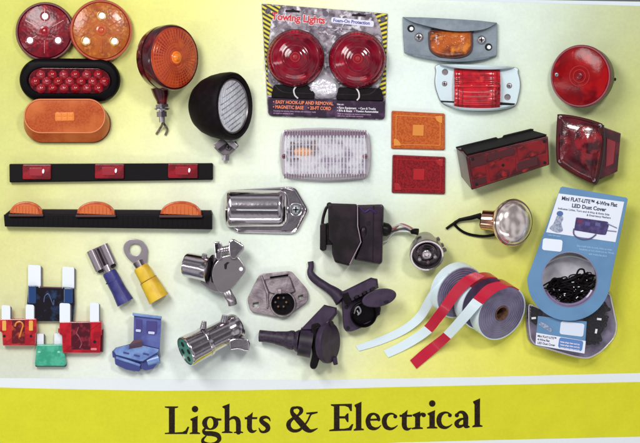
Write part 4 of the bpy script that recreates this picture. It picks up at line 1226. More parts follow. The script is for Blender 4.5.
def small_fuse(label, cu, x0, x1, v0, v1, bl1, bl2, bv0, bv1, body, window, side, zb=0.2):
    T = Thing('blade_fuse', label, 'fuse', cu, (v0 + v1) / 2, 'blade fuses', zm=8)
    blade(T, bl1[0], bl1[1], bv0, bv1, 8.3, 9.6, m_bw); blade(T, bl2[0], bl2[1], bv0 - .6, bv1, 8.3, 9.6, m_bw, edge=.9)
    T.part('body', slab(rpoly([(x0 - 1.4, v0 + .6), (x1 + .8, v0), (x1 + 1.2, v0 + 14), (x1, v0 + 14.6), (x1 - .4, v1), (x0 + 2, v1), (x0 + 1.2, v0 + 14), (x0 - 1.4, v0 + 13)], 1.2), zb, 10, 1.2), body)
    return T
m_rf = mat("red_fuse_body", (192, 24, 40), rough=.2, coat=.6, var=((150, 12, 32), .12, .4, .6))
T = small_fuse('bright red blade fuse with two pale prongs, rightmost of the fuses', 81, 60.8, 101, 321.2, 353, (59.8, 70.4), (90, 99.2), 303, 324, m_rf, None, None)
T.part('window', slab(rrect(81, 336, 19, 27, 1.6), 9.7, 10.6, .3), mat("red_fuse_window", (78, 14, 30), rough=.12, coat=.9, var=((150, 40, 56), .14, .5, .68)))
T.part('fuse_link', tube(spath([(79, 327, 10.6), (77, 333, 11), (79.5, 337, 11.2), (82, 343, 11), (80, 348, 10.6)]), .7, 8), mat("link_rose", (140, 60, 78), rough=.3))
T.part('test_point', slab(oval(94.8, 341.6, 1.5, n=16), 9.8, 10.5, .1), M['ink'])
T.part('foot_glint', slab(rrect(94, 349, 6, 2.2, .8), 9.8, 10.6, .2), mat("rose_glint", (216, 120, 130), rough=.3))  # pale slab, a glint painted on the fuse foot
T.part('shoulder_nub', slab(rrect(59.6, 330.6, 3, 5, 1), 2, 8, .5), m_rf)
T.part('side_shade', slab(rpoly([(101, 329), (103.2, 330), (102.6, 352), (100.6, 352)], .4), .2, 8, .4), mat("fuse_dark_side", (70, 10, 24), rough=.3))
m_of = mat("orange_red_fuse_body", (196, 46, 44), rough=.2, coat=.6, var=((160, 24, 40), .12, .42, .6))
T = small_fuse('orange-red blade fuse with a curled amber link, at the left edge', 18.5, 1, 36, 318.4, 345.6, (1.8, 10.6), (25.8, 34.2), 305, 321, m_of, None, None)
T.part('window', slab(rrect(18.6, 331.6, 13, 24, 1.6), 9.7, 10.5, .3), mat("amber_fuse_window", (96, 26, 32), rough=.12, coat=.9, var=((180, 72, 50), .15, .5, .66)))
T.part('fuse_link', tube(spath([(15.4, 326.4, 10.6), (17, 322.6, 11), (21, 321.8, 11.2), (23.4, 325, 11), (22, 330, 11), (20, 337, 10.6)]), .9, 8), mat("link_amber", (216, 124, 50), rough=.3))
for u in (4.6, 31.2):
    T.part('contact_plate', slab(rrect(u, 325.6, 4, 10, .8), 9.8, 10.6, .2), mat("contact_gold", (222, 164, 76), rough=.35))
    T.part('test_point', slab(oval(u, 336, 1.3, n=16), 9.8, 10.5, .1), M['ink'])
m_gf = mat("jade_fuse_body", (52, 152, 120), rough=.28, coat=.4, var=((78, 176, 144), .15, .45, .62), bump=('noise', .4, .2))
T = Thing('blade_fuse', 'small green blade fuse with two pale prongs, lowest of the four fuses', 'fuse', 50.5, 350, 'blade fuses', zm=6)
T.part('blade', slab(rpoly([(36.6, 333.6), (43.6, 334), (43.6, 346), (36.6, 346)], .8), 3, 4.4, .3), m_bw)
T.part('blade_edge', slab(rpoly([(43.5, 334), (44.6, 335), (44.6, 344), (43.5, 344)], .2), 2, 4, .1), M['gunm'])
T.part('blade', slab(rpoly([(54, 333.4), (63.4, 333.8), (63.6, 346), (54, 346)], .8), 3, 4.4, .3), m_bw)
T.part('body', slab(rpoly([(36.6, 344.4), (64, 344), (66.2, 363.6), (65, 366), (36, 366), (34.8, 363.6)], 1.6), .2, 8, 1.4), m_gf)
T.part('foot', slab(rpoly([(35, 362.8), (66.2, 362.8), (66, 366.8), (35.4, 366.8)], 1), .1, 6.6, .6), mat("deep_jade", (20, 74, 62), rough=.3))
for u in (39.4, 59):
    T.part('face_pip', dome(oval(u, 352, 1.8, 1.2, n=16), 7.8, .8), mat("pale_jade", (136, 206, 186), rough=.3))

# ================================================================ CRIMP TERMINALS
T = Thing('spade_terminal', 'blue sleeved female spade terminal with a split metal mouth', 'terminal', 105, 272, zm=6)
m_tin = mat("tinned_metal", (172, 162, 170), rough=.28, metal=.85)
T.part('mouth_plate', slab(rpoly([(88, 251), (105.4, 243.4), (114.6, 264), (97.6, 271)], .8), .3, 2, .3), mat("mouth_dark_plate", (128, 112, 122), rough=.3, metal=.8))
ax = Vector((9.2, 20.2)).normalized()
for o_, r_ in (((90.5, 250.6), 4.4), ((103.4, 244.8), 4.4)):
    T.part('curled_lip', tube([(o_[0], o_[1], 4), (o_[0] + ax.x * 21.5, o_[1] + ax.y * 21.5, 4)], r_, 18, flat=.8), m_tin)
T.part('lip_lining', tube([(97.2, 248.6, 3.2), (106, 268.4, 3.2)], 1.0, 8), M['ink'])
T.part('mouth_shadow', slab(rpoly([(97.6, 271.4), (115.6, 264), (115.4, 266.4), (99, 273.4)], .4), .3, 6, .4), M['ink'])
T.part('throat', tube([(106, 266, 3.5), (109.5, 273, 4.5)], [5, 4.4], 14), m_tin)
m_nv = mat("navy_sleeve", (44, 42, 108), rough=.42, var=((60, 60, 130), .12, .4, .65))
T.part('sleeve', tube([(109, 271.6, 7.2), (110, 273.6, 7.2), (119, 290.4, 7.2), (124.4, 300.2, 7.8), (125.6, 302.4, 7.8)], [6.6, 7.3, 7.5, 8.7, 8.9], 28), m_nv)
T.part('sleeve_step', tube([(112.6, 280, 7.3), (113.2, 281.2, 7.3)], 7.7, 28), m_nv)
T = Thing('ring_terminal', 'yellow sleeved ring terminal with a round bolt eye, beside the blue spade terminal', 'terminal', 146, 270, zm=6)
o1 = smooth([(135.4, 239.2), (143, 241.8), (147.2, 248.6), (147.2, 256), (145.6, 265), (140, 267.6), (135.4, 265), (127.4, 258), (123.4, 250.4), (124.4, 244), (129, 239.8)], 5)
T.part('eye', curve_geo([o1, oval(135.0, 249.8, 6.0, n=36)], 1, 3.4, .4), m_tin)
T.part('throat', tube([(137.6, 262, 3.6), (141.4, 268.6, 5)], [5.4, 4.6], 14), M['gunm'])
m_ye = mat("yellow_sleeve", (226, 190, 48), rough=.4, var=((206, 160, 42), .06, .42, .62))
T.part('sleeve', tube([(140.6, 266.4, 8), (141.6, 268.2, 8), (148.4, 280, 8), (149, 281, 9)], [6.8, 7.9, 8.3, 8.6], 30), m_ye)
T.part('sleeve_skirt', tube([(148.6, 280.2, 9.4), (150, 282.6, 9.4), (157, 295, 10), (159.2, 298.8, 10)], [9.0, 9.4, 10.4, 11], 30), m_ye)
T.part('crimp_ring', tube([(148.3, 279.8, 8.8), (148.9, 280.8, 8.8)], 9.2, 30), mat("olive_seam", (140, 108, 40), rough=.5))

# ================================================================ BLUE TAP CONNECTOR
T = Thing('tap_connector', 'small slate blue snap-lock wire tap with its lid standing open', 'wire tap', 137, 342, zm=14)
m_s1 = mat("slate_blue_lit", (120, 150, 200), rough=.35, coat=.3, var=((92, 116, 178), .1, .42, .65))  # lit copy of the slate blue, light painted into upper faces
m_s2 = mat("slate_blue_lid", (74, 78, 142), rough=.35, coat=.3, var=((92, 104, 168), .08, .45, .65))
m_s3 = mat("slate_blue_shaded", (60, 68, 128), rough=.35, coat=.3)  # shaded copy of the slate blue for the lower faces
lid = T.part('lid', solid(z3([(134.4, 314.6), (161, 318), (159.4, 348), (133.8, 341.6)], 9), z3([(134, 314.4), (161.4, 317.8), (159.8, 348.6), (133.6, 342.4)], 16)), m_s2, bevel=.6)
T.part('lid_lip', solid(z3([(132.6, 313), (161.6, 316.6), (161.6, 319), (133.2, 315.6)], 8), z3([(132.6, 313), (161.6, 316.6), (161.6, 319), (133.2, 315.6)], 19)), m_s1, bevel=.5)
for (a, b, c, d) in ((136, 142.4, 319, 330), (146.4, 157, 320.6, 333)):
    T.part('lid_pocket', slab(rpoly([(a, c), (b, c + .8), (b - .4, d + .8), (a + .2, d)], .8), 15.8, 16.6, .2), mat("lid_pocket_%d" % a, (66, 60, 124), rough=.4), parent=lid)
for u, v, w in ((138.6, 330.6, 5), (151.6, 332.8, 6.4)):
    T.part('lid_catch', slab(rrect(u, v, w, 2.6, .8, rot=5), 16.2, 17.8, .3), mat("pale_catch", (196, 204, 232), rough=.3), parent=lid)
top = [(113.4, 350.6), (116, 347.6), (134, 343), (159.4, 348.6), (158.6, 352), (143, 361.4), (140, 361.4), (116, 355)]
T.part('base_block', rings_geo([z3([(a, b + 8.5) for a, b in top], .3), z3([(a, b + 5) for a, b in top], 6), z3(top, 14), z3(inset(top, .6), 14.6)]), m_s3)
T.part('base_top', slab(inset(top, .5), 14, 15.2, .3), m_s1)
T.part('front_ledge', tube([(116, 357.4, 12), (140, 365.4, 12)], 1.6, 10), m_s1)
T.part('front_step', slab(rpoly([(117.4, 361), (136, 367.6), (135, 372.2), (124, 369.4), (117.6, 364.8)], 1.4), .2, 9, 1), mat("shaded_step_blue", (40, 40, 92), rough=.35, coat=.3))  # darkest blue, shade painted on the front step
T.part('front_block', slab(rpoly([(114, 356), (126, 360), (141, 364.5), (139, 372), (126, 370), (115, 364.6)], 1.5), .2, 12, 1.2), m_s3)
T.part('side_block', slab(rpoly([(140, 362), (158, 356.4), (158.6, 362), (153, 369), (145, 371), (139.6, 368)], 1.5), .2, 11, 1.2), m_s3)
T.part('wire_barrel', tube([(147, 362, 8), (158.6, 358.6, 8)], [5, 5.4], 20), m_s1)
T.part('barrel_bore', tube([(157.6, 359, 8), (159, 358.6, 8)], 3.0, 16), m_s3)
T.part('left_ear', slab(rpoly([(111.8, 351), (116, 349.4), (117, 357.4), (112.4, 358)], 1.2), 2, 11, .8), m_s3)
T.part('contact_blade', solid(z3([(129, 350.2), (142.4, 348), (143, 346.4), (129.4, 348.6)], 14), z3([(130, 344.4), (134, 340), (140.4, 338.4), (144, 340)], 23)), mat("bronze_blade", (126, 92, 104), rough=.3, metal=.6))
for u, v in ((146, 354), (126.4, 353), (137, 355.6)):
    T.part('base_slot', slab(rrect(u, v, 6, 1.8, .6, rot=12), 15, 15.5, .1), mat("slot_blue", (58, 66, 120), rough=.5))

# ================================================================ METAL TRAILER CONNECTORS
def P8(x, y): return (170 + x / 6.33, 232 + y / 6.33)
T = Thing('lidded_socket', 'shiny metal trailer socket with a sprung round lid, above the green-faced plug', 'trailer socket', 214, 272, zm=18)
f = frame((205, 268.4, 17), (.93, .18, .30))
T.part('barrel', lathe([(-21.5, .1), (-21.4, 9), (-20.6, 11.6), (-19, 12.2), (-2, 12.6), (4, 13.6), (6, 15)], 48), M['chrome'], fr=f)
T.part('set_screw', tube([(204.4, 258, 24), (205.2, 254.2, 25)], 2.6, 12), m_pl)
m_fl = mat("mauve_plate", (172, 164, 168), rough=.24, metal=.9, bump=('noise', .03, .6))
T.part('mount_flange', curve_geo([rpoly([P8(186, 318), P8(200, 290), P8(232, 218), P8(285, 150), P8(330, 140), P8(330, 330), P8(310, 386), P8(250, 366)], 3.5), oval(206, 278.4, 1.9, n=20)], 12, 15, .6), m_fl)
T.part('lid', slab(rpoly([P8(262, 262), P8(276, 210), P8(322, 156), P8(400, 140), P8(436, 160), P8(488, 235), P8(444, 292), P8(392, 356), P8(352, 384), P8(316, 384), P8(276, 332)], [6, 6, 5, 4, 5, 6, 6, 5, 4, 5, 6]), 18, 22.5, 1.3), m_fl)
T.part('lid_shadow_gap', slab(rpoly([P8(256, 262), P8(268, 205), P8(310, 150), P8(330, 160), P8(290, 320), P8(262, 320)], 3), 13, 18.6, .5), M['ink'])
T.part('lid_eye', slab(oval(241, 269, 2.0, n=20), 22, 22.9, .2), M['white'])
T.part('lid_pip', slab(rpoly([P8(344, 205), P8(362, 190), P8(378, 192), P8(362, 206), P8(358, 235), P8(346, 234)], .6), 22.2, 23.2, .2), M['ink'])
T.part('hinge_barrel', tube([(217, 250.6, 22), (220.6, 250, 23), (221, 250, 23), (240, 246.6, 23), (241.4, 246.4, 23)], [4, 4.4, 3.2, 4.0, 4.6], 16), M['chrome'])
T.part('hinge_lug', slab(rpoly([P8(278, 62), P8(318, 60), P8(336, 90), P8(330, 176), P8(290, 176)], 2), 16, 26, 1.4), M['chrome'])
T.part('hinge_gap', slab(rpoly([P8(286, 84), P8(306, 76), P8(304, 132), P8(290, 136)], 1), 25.6, 26.6, .2), M['ink'])
T.part('hinge_lug', slab(rpoly([P8(372, 58), P8(400, 42), P8(470, 86), P8(472, 112), P8(440, 146), P8(420, 172), P8(384, 172), P8(372, 120)], 3), 18, 27.5, 2), M['chrome'])
g = G()
for k in range(5):
    g.join(obox((223.6 + k * 2.1, 250.6 - k * .4, 25.5), (.45, 0, 0), (.1, 3.4, 0), (0, 0, 1.2)))
T.part('spring', g, M['gunm'])
T.part('lid_tab', tube(spath([(226.6, 291, 19), (229, 296, 19.6), (231.4, 300, 18), (232.4, 304.4, 15)]), 4.6, 18, flat=.5), m_fl)

T = Thing('flange_socket', 'dull cast metal socket with slanting flange, slot and dark round mouth', 'trailer socket', 277.5, 296, zm=12)
def P9(x, y): return (240 + x / 8, 262 + y / 8)
outl = rpoly([P9(150, 112), P9(175, 98), P9(385, 76), P9(415, 82), P9(530, 215), P9(545, 262), P9(542, 318), P9(430, 400), P9(360, 438), P9(300, 440), P9(82, 400), P9(64, 330), P9(62, 290)], [2, 2, 2, 2, 3, 2, 3, 4, 4, 4, 4, 2, 3])
sq1 = rpoly([P9(103, 330), P9(148, 322), P9(148, 356), P9(104, 366)], .8)[::-1]
sq2 = rpoly([P9(465, 276), P9(500, 262), P9(504, 290), P9(468, 305)], .8)[::-1]
slot = rpoly([P9(240, 122), P9(384, 102), P9(384, 114), P9(242, 134)], .5)[::-1]
T.part('flange', curve_geo([outl, sq1, sq2, slot, oval(*P9(340, 336), 11.6, n=36)[::-1]], .5, 5.2, .7), M['castm'])
T.part('slot_floor', slab(rpoly([P9(236, 118), P9(388, 98), P9(388, 118), P9(238, 138)], .5), .3, 1.2, .2), M['ink'])
T.part('mouth_ring', lathe([(0, 13.4), (3, 13.2), (4, 12.6), (4, 11.8), (0, 11.4), (-4, 11.2)], 44, caps=False), M['castm'], fr=frame((*P9(342, 336), 4.8), (0, 0, 1)))
T.part('mouth_floor', slab(oval(*P9(342, 336), 12.4, n=36), .3, 1.4, .2), M['blackgloss'])
for k in range(6):
    a = math.radians(60 * k)
    u, v = P9(342, 336)
    T.part('contact', lathe([(0, 1.3), (5, 1.2), (5.6, .7), (5.7, .01)], 12), mat("pin_%d" % k, [(150, 110, 84), (120, 104, 110)][k % 2], rough=.3, metal=.6), fr=frame((u - 2 + 5.4 * math.cos(a), v - 1.5 + 5.0 * math.sin(a), 1.2), (0, 0, 1)))
T.part('key_tab', slab(rrect(*P9(318, 238), 3.6, 4.4, 1, rot=-4), 5, 9.6, .8), M['castm'])
T.part('raised_body', rings_geo([z3(rpoly([P9(186, 140), P9(400, 112), P9(450, 240), P9(420, 256), P9(260, 262), P9(226, 250)], 2), 5), z3(rpoly([P9(200, 148), P9(392, 122), P9(432, 234), P9(410, 246), P9(268, 252), P9(236, 240)], 2), 8)]), M['castm'])
T.part('wedge_rib', rings_geo([z3([P9(160, 110), P9(180, 108), P9(236, 250), P9(226, 380), P9(214, 380), P9(204, 250)], 5), z3([P9(166, 118), P9(176, 116), P9(226, 252), P9(222, 370), P9(218, 370), P9(212, 252)], 7)]), M['castm'])

T = Thing('round_plug', 'shiny metal round plug with green four-hole face at its left end', 'trailer plug', 214, 340, zm=18)
axis = (-.82, .39, .42)
f = frame((187.2, 350.6, 33), axis)
T.part('shell', lathe([(-62, 9), (-61.6, 12.6), (-59, 14.2), (-54, 14.4), (-50, 13.4), (-46, 13), (-26, 13.4), (-24.6, 15), (-21.5, 15.4), (-20.5, 14.8), (-2, 15.6), (0, 15.4), (.8, 14.8), (.8, 14.2), (-1, 14)], 56), M['chrome'], fr=f)
gf = T.part('green_face', lathe([(-1.4, 14.3), (-.2, 14.2), (0, 13.6), (.1, .1)], 48), mat("teal_face", (58, 132, 116), rough=.4, bump=('noise', .5, .15)), fr=f)
Rm = f[1]
for hx, hy in ((-5.6, 5.4), (5.4, 4.4), (-6.0, -4.8), (5.0, -6.2)):
    p = Rm @ Vector((hx, hy, .2))
    T.part('pin_hole', lathe([(-.2, 2.7), (.35, 2.6), (.2, 2.0), (.05, .1)], 20), M['ink'], fr=((187.2 + p.x, 350.6 - p.y, 33 + p.z), Rm), parent=gf)
T.part('cable_clamp', slab(rpoly([(229, 340), (234, 337.6), (248, 338.6), (250.2, 343), (249.6, 350), (246, 351), (238, 348.6), (230, 350)], 2), 10, 26, 2), M['chrome'])
T.part('lock_lug', tube([(203.8, 328, 30), (205, 320.6, 31)], [3.4, 2.4], 12), M['chrome'])
T.part('lock_lug', tube([(224, 322, 24), (225.2, 315, 25)], [4, 3], 12), M['chrome'])

# ================================================================ PLASTIC TRAILER CONNECTORS
m_pp = mat("aubergine_plastic", (62, 48, 70), rough=.5, coat=.0, spec=.3, var=((48, 36, 56), .1, .4, .65))
m_pd = mat("dark_aubergine", (30, 22, 34), rough=.45, var=((60, 44, 70), .1, .4, .65))
m_pc = mat("plum_boot", (38, 27, 42), rough=.5, var=((60, 45, 66), .3, .42, .6))
T = Thing('capped_plug', 'dark purple plastic plug with ribbed cable boot, pointing left below the cast socket', 'trailer plug', 298, 337, zm=18)
T.part('cable', tube([(259.6, 336.4, 8), (266, 336.8, 9), (278, 338.4, 11)], [6.0, 5.8, 6.4], 20), m_pc)
T.part('cable_boot', tube([(276, 338.2, 11), (285, 339.4, 12), (288, 340, 12.5), (290, 340.2, 13), (293.4, 340.6, 13), (294, 340.6, 13), (297.4, 341, 14), (300, 341.4, 14), (302, 341.4, 15)], [6.6, 7.8, 8.8, 9.6, 9.8, 8.6, 11, 11.6, 10], 28), m_pc)
T.part('collar', tube([(299, 341.4, 17), (312, 343.4, 17)], [14, 14.8], 32), m_pd)
T.part('hinge_block', rings_geo([z3([(300.4, 330), (324, 305.4), (336.6, 308.4), (336.8, 314.4), (323, 333), (312, 334)], 5), z3([(300.8, 329.4), (324.2, 304.8), (336, 307.8), (336.2, 313), (322.6, 330), (312, 330)], 24), z3([(302, 329), (324.4, 306), (334.4, 308.6), (334.6, 312), (321.6, 328), (312.4, 328.6)], 26)]), m_pp)
T.part('mount_plate', slab(rpoly([(311, 324), (318, 322), (321.6, 326), (321.4, 352), (316.6, 367.2), (312, 368.4), (309.6, 365), (312.4, 354), (310.6, 340)], 2), 8, 27, 1.6), M['black'])
ld = T.part('lid', lathe([(-5, 8), (-5, 19), (-3, 20.4), (0, 20.4), (1.4, 19.4), (1.8, 17), (1.8, .1)], 56), m_pp, fr=frame((329, 342.6, 23), (.86, .02, .50)))
T.part('lid_lug', tube([(334, 357, 18), (335.4, 364.4, 17)], [2.6, 2.2], 12), m_pp)
T.part('pivot', lathe([(0, 3.4), (1.2, 3.2), (1.4, 2), (.8, 1.2), (.8, .1)], 20), M['blackgloss'], fr=frame((318, 329.6, 27), (0, 0, 1)))
T.part('hinge_bolt', tube([(334.8, 309, 22), (328.6, 320, 24), (324.6, 327, 26)], [1.5, 1.5, 1.8], 10), m_pd)
T.part('plate_foot', slab(oval(313.4, 365.2, 3.6, 3.6, n=24), 8, 22, 1), m_pp)
T.part('hinge_eye', slab(oval(331.6, 323.4, 1.8, 2.6, n=18), 24, 29, .4), M['ink'])

T = Thing('open_socket', 'purple plastic socket with its oval lid raised and a cord running up to the left', 'trailer socket', 352, 296, zm=18)
T.part('cord', tube(spath([(310.8, 262, 4), (311.4, 267, 4), (310.6, 273, 4.4), (315, 279.4, 5), (326, 287, 7), (335, 293, 10), (342, 300, 12)], 5), [3, 2.9, 3, 4, 4.2, 4.5, 6, 8], 16), m_pp)
T.part('mount_plate', slab(rpoly([(341, 292), (348, 290), (372, 292), (381, 306), (380.6, 313), (371, 324), (352, 331.6), (346, 331.6), (343.6, 328)], [3, 3, 3, 4, 4, 5, 4, 3, 3]), 4, 15, 2), m_pp)
T.part('hinge_block', rings_geo([z3([(341, 292.4), (370.4, 278), (377.4, 279), (378.6, 288), (352, 303), (345, 302)], 12), z3([(341.4, 291.8), (371, 277.4), (377, 279.6), (377.6, 286.6), (352, 299.6), (345, 299)], 25), z3([(343.6, 292.4), (371, 279), (375.4, 281), (375.8, 285.6), (352, 297.6), (347, 297)], 27)]), m_pp)
T.part('mouth', lathe([(-8, 10), (0, 13.4), (2.2, 13.2), (2.8, 12.2), (1.4, 11.4), (-2.6, 11.0), (-2.8, .1)], 44), M['blackgloss'], fr=frame((363.4, 314, 20), (.10, .22, .95)))
T.part('lid', slab(oval(378.6, 297.6, 17.4, 8.6, rot=-14, n=44), 26, 30, 1.6), m_pp)
T.part('lid_eye', slab(oval(385.6, 301.4, 2.8, 1.4, rot=-10, n=20), 29.6, 30.3, .1), M['ink'])
g = G()
for k in range(7):
    u = 352.4 + k * 3.9; v = 298.4 - k * 1.95
    g = obox((u, v, 26.4), (1.35, -.65, 0), (.6, 1.4, 0), (0, 0, 1.2))
    T.part('hinge_knuckle', g, M['ink'] if k % 2 else m_pd, bevel=.3)
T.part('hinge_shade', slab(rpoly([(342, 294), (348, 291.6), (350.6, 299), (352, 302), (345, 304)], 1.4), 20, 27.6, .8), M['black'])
T.part('contact', tube(spath([(354, 313, 20), (355.6, 308, 23), (358.6, 306.4, 23.6), (360.6, 311, 22), (357.6, 314.6, 20.6)]), 1.0, 8), M['steel'])
T.part('contact', tube([(357, 310, 22), (359, 314, 21.6)], .9, 8), M['chrome_w'])
for u, v in ((378.2, 313.6), (348, 328)):
    T.part('plate_eye', slab(oval(u, v, 1.8, n=18), 14.8, 15.6, .1), M['ink'])
T.part('plate_bolt', slab(oval(346.4, 307, 1.8, n=18), 14.8, 16.4, .4), M['ink'])

# ================================================================ REFLECTIVE TAPE ROLLS
m_side = mat("lavender_roll_side", (128, 122, 150), rough=.45, var=((110, 103, 132), .06, .42, .62), bump=('rings', .13, .25))
m_side_d = mat("violet_roll_side", (82, 70, 100), rough=.45, var=((66, 55, 82), .06, .42, .62))
m_tw = mat("white_tape", (218, 234, 240), rough=.35, coat=.2, bump=('cells', .7, .05))
m_trd = mat("red_tape", (188, 16, 52), rough=.35, coat=.25, bump=('cells', .7, .05))
m_edge = mat("tape_edge_grey", (112, 112, 112), rough=.5)
m_core = mat("cardboard_core", (118, 84, 64), rough=.7, var=((92, 62, 48), .3, .4, .6))
def ribbon(T, pts, seg, name='tape_strip'):
    """pts: (u, v, z, wu, wv): centre line and half width vector; seg: list of (i0, i1, material, name)"""
    q = smooth(pts, 6, closed=False)
    for a, b, mm, nm in seg:
        rows = []
        for i in range(int(a * 6), int(b * 6) + 1):
            u, v, z, wu, wv = q[min(i, len(q) - 1)]
            rows.append([(u - wu, v - wv, z), (u + wu, v + wv, z), (u + wu + .15, v + wv + .2, z - .9), (u - wu, v - wv + .2, z - .9)])
        T.part(nm, rings_geo(rows), mm)
def roll(T, o, axis, R, hole, w, side, segs, core=True):
    f = frame(o, axis)
    g = rings_geo([[(r * math.cos(2 * math.pi * i / 64), r * math.sin(2 * math.pi * i / 64), h) for i in range(64)] for r, h in
                   ((R - .3, -w), (R - .3, -.3), (R - 1.2, 0), (R * .8, -.2), (R * .6, .1), (hole + 1, 0), (hole, -.4), (hole, -w))], False, False)
    T.part('tape_body', g, side, fr=f)
    if core:
        g = rings_geo([[(r * math.cos(2 * math.pi * i / 40), r * math.sin(2 * math.pi * i / 40), h) for i in range(40)] for r, h in
                       ((hole + .2, -.6), (hole + .1, .5), (hole - 1.1, .5), (hole - 1.3, -1), (hole - 1.3, -w))], False, False)
        T.part('core', g, m_core, fr=f)
        T.part('core_shadow', lathe([(-w * .75, hole - 1), (-w * .74, .1)], 32), mat("core_inside", (60, 38, 34), rough=.8), fr=f)
    for a0, a1, mm, nm in segs:
        T.part(nm, shell(R - .4, R + .7, -w, -.1, a0, a1), mm, fr=f)
    return f
# back roll, plain white
T = Thing('tape_roll', 'roll of plain white reflective tape, rearmost, its strip curling to the left', 'tape roll', 440, 300, 'rolls of reflective tape', zm=8)
roll(T, (459, 292, 23), (.50, .36, .79), 27, 8, 12, m_side, [(0, 359, m_tw, 'white_segment')])
ribbon(T, [(443.4, 274, 40, 3.2, -1.6), (438.4, 281, 38, 3.8, -.4), (433.4, 291, 30, 4.2, 1.0), (428, 302, 20, 4.2, 1.9), (420.6, 316, 7, 3.4, 2.9), (410, 326, 3.4, 2.5, 3.4), (396, 334.4, 1.6, 2.0, 3.4), (376, 342.6, 1.3, 1.6, 3.3), (357.6, 348.6, 1.3, 1.9, 2.6)],
       [(0, 8, m_tw, 'tape_strip')])
# middle roll, red and white
T = Thing('tape_roll', 'middle roll of red and white tape, its strip ending in a white piece', 'tape roll', 455, 305, 'rolls of reflective tape', zm=10)
roll(T, (484, 303, 24), (.50, .36, .79), 27.4, 8, 13, m_side_d, [(60, 128, m_trd, 'red_segment'), (128, 400, m_tw, 'white_segment')])
ribbon(T, [(477.6, 273.4, 44, 4.6, 2.0), (467, 278.6, 46, 4.8, 3.0), (458, 286.6, 42, 4.8, 3.0), (450.6, 296.4, 37, 4.6, 2.9), (443, 308, 32, 4.3, 2.9), (435.8, 318.4, 22, 4.1, 3.0), (428, 329, 12, 3.8, 3.2), (416, 338.6, 4, 3.0, 3.7), (402, 347, 1.6, 2.6, 3.7), (386.4, 354.4, 1.3, 2.4, 3.5)],
       [(0, 6, m_trd, 'red_segment'), (6, 9, m_tw, 'white_segment')])
# front roll
T = Thing('tape_roll', 'front roll of red and white tape showing its cardboard core, strip ending in red', 'tape roll', 470, 315, 'rolls of reflective tape', zm=12)
roll(T, (500.4, 312.6, 26), (.52, .36, .775), 28.2, 7.6, 19, m_side, [(45, 140, m_trd, 'red_segment'), (140, 405, m_tw, 'white_segment')])
ribbon(T, [(500, 283.4, 51, 5.6, 2.6), (488, 287.6, 51, 5.2, 3.2), (475, 300, 50, 4.5, 3.0), (462.4, 316, 38, 4.1, 2.9), (447, 335.4, 16, 3.6, 3.1), (436, 346, 5, 3.6, 3.8), (426, 354.6, 1.8, 3.6, 4.2), (414, 365, 1.3, 3.2, 4.2)],
       [(0, 2, m_trd, 'red_segment'), (2, 4, m_tw, 'white_segment'), (4, 7, m_trd, 'red_segment')])

# ================================================================ COUNTER DISPLAY PACK
T = Thing('counter_display', 'clear plastic counter tub with a blue header card and round window, at right', 'retail display', 576, 272, zm=22)
m_bc = mat("sky_blue_card", (98, 140, 180), rough=.4, coat=.1, var=((90, 130, 170), .03, .4, .65))
tub = rpoly([(527, 302), (545, 309.5), (590, 309.5), (602, 294), (612, 290), (619.6, 326), (617, 338), (603.6, 352.6), (590, 360.4), (575, 358.4), (534, 346), (529, 340), (527, 324)], [3, 3, 3, 3, 4, 6, 6, 6, 6, 8, 6, 5, 6])
m_tub = film("tub_plastic", (186, 180, 196), .03, .12, 1.5)
T.part('tub_floor', slab(inset(tub, 1), .2, 1.2, .3), mat("smoky_floor", (136, 126, 152), rough=.4, var=((96, 86, 112), .05, .42, .6)))
T.part('tub_wall', rings_geo([z3(tub, .3), z3(tub, 10), z3(inset(tub, 1.4), 17), z3(inset(tub, 4), 19.6), z3(inset(tub, 6), 20)], False, True), m_tub)
T.part('tub_rim', tube([(p[0], p[1], 19.4) for p in inset(tub, 2.6)] + [(inset(tub, 2.6)[0][0], inset(tub, 2.6)[0][1], 19.4)], .7, 6), film("tub_rim_plastic", (206, 202, 214), .5, .1, 1.5))
# header card with a round window
cc = (568.7, 279.0); RC = 41.2
outl = [(560.4, 188.4), (562.4, 187.4), (625.4, 198.4), (626.8, 200.2)] + [(cc[0] + RC * math.cos(math.radians(a)), cc[1] + RC * math.sin(math.radians(a))) for a in range(2, 187, 5)]
hole = oval(569.2, 279.4, 27.4, n=56)[::-1]
hc = T.part('header_card', curve_geo([outl, hole], 24, 25.6, .25), m_bc)
T.part('window_rim', rings_geo([[(569.2 + r * math.cos(2 * math.pi * i / 56), 279.4 + r * math.sin(2 * math.pi * i / 56), z) for i in range(56)] for r, z in ((27.4, 22), (27.6, 25.9), (26.9, 26.0), (26.5, 22))], False, False), mat("pale_window_rim", (132, 126, 160), rough=.3, coat=.4))
T.part('window_lip', tube([(569.2 + 25.4 * math.cos(math.radians(a)), 279.4 + 25.4 * math.sin(math.radians(a)), 18) for a in range(25, 156, 6)], 1.6, 8), film('lip_film', (170, 150, 196), .55, .1, 1.4))
T.part('window_backing', slab(oval(569.2, 279.4, 28.4, n=48), 3, 4.2, .3), mat("pearl_backing", (206, 203, 212), rough=.35, var=((172, 168, 182), .05, .42, .6)))
T.part('tub_bead', tube([(543 + 50 * k / 14, 268 - 9 * math.sin(math.pi * k / 14) - k * .35, 6) for k in range(15)], .8, 6), mat("bead_grey", (214, 212, 222), rough=.2, coat=.5))
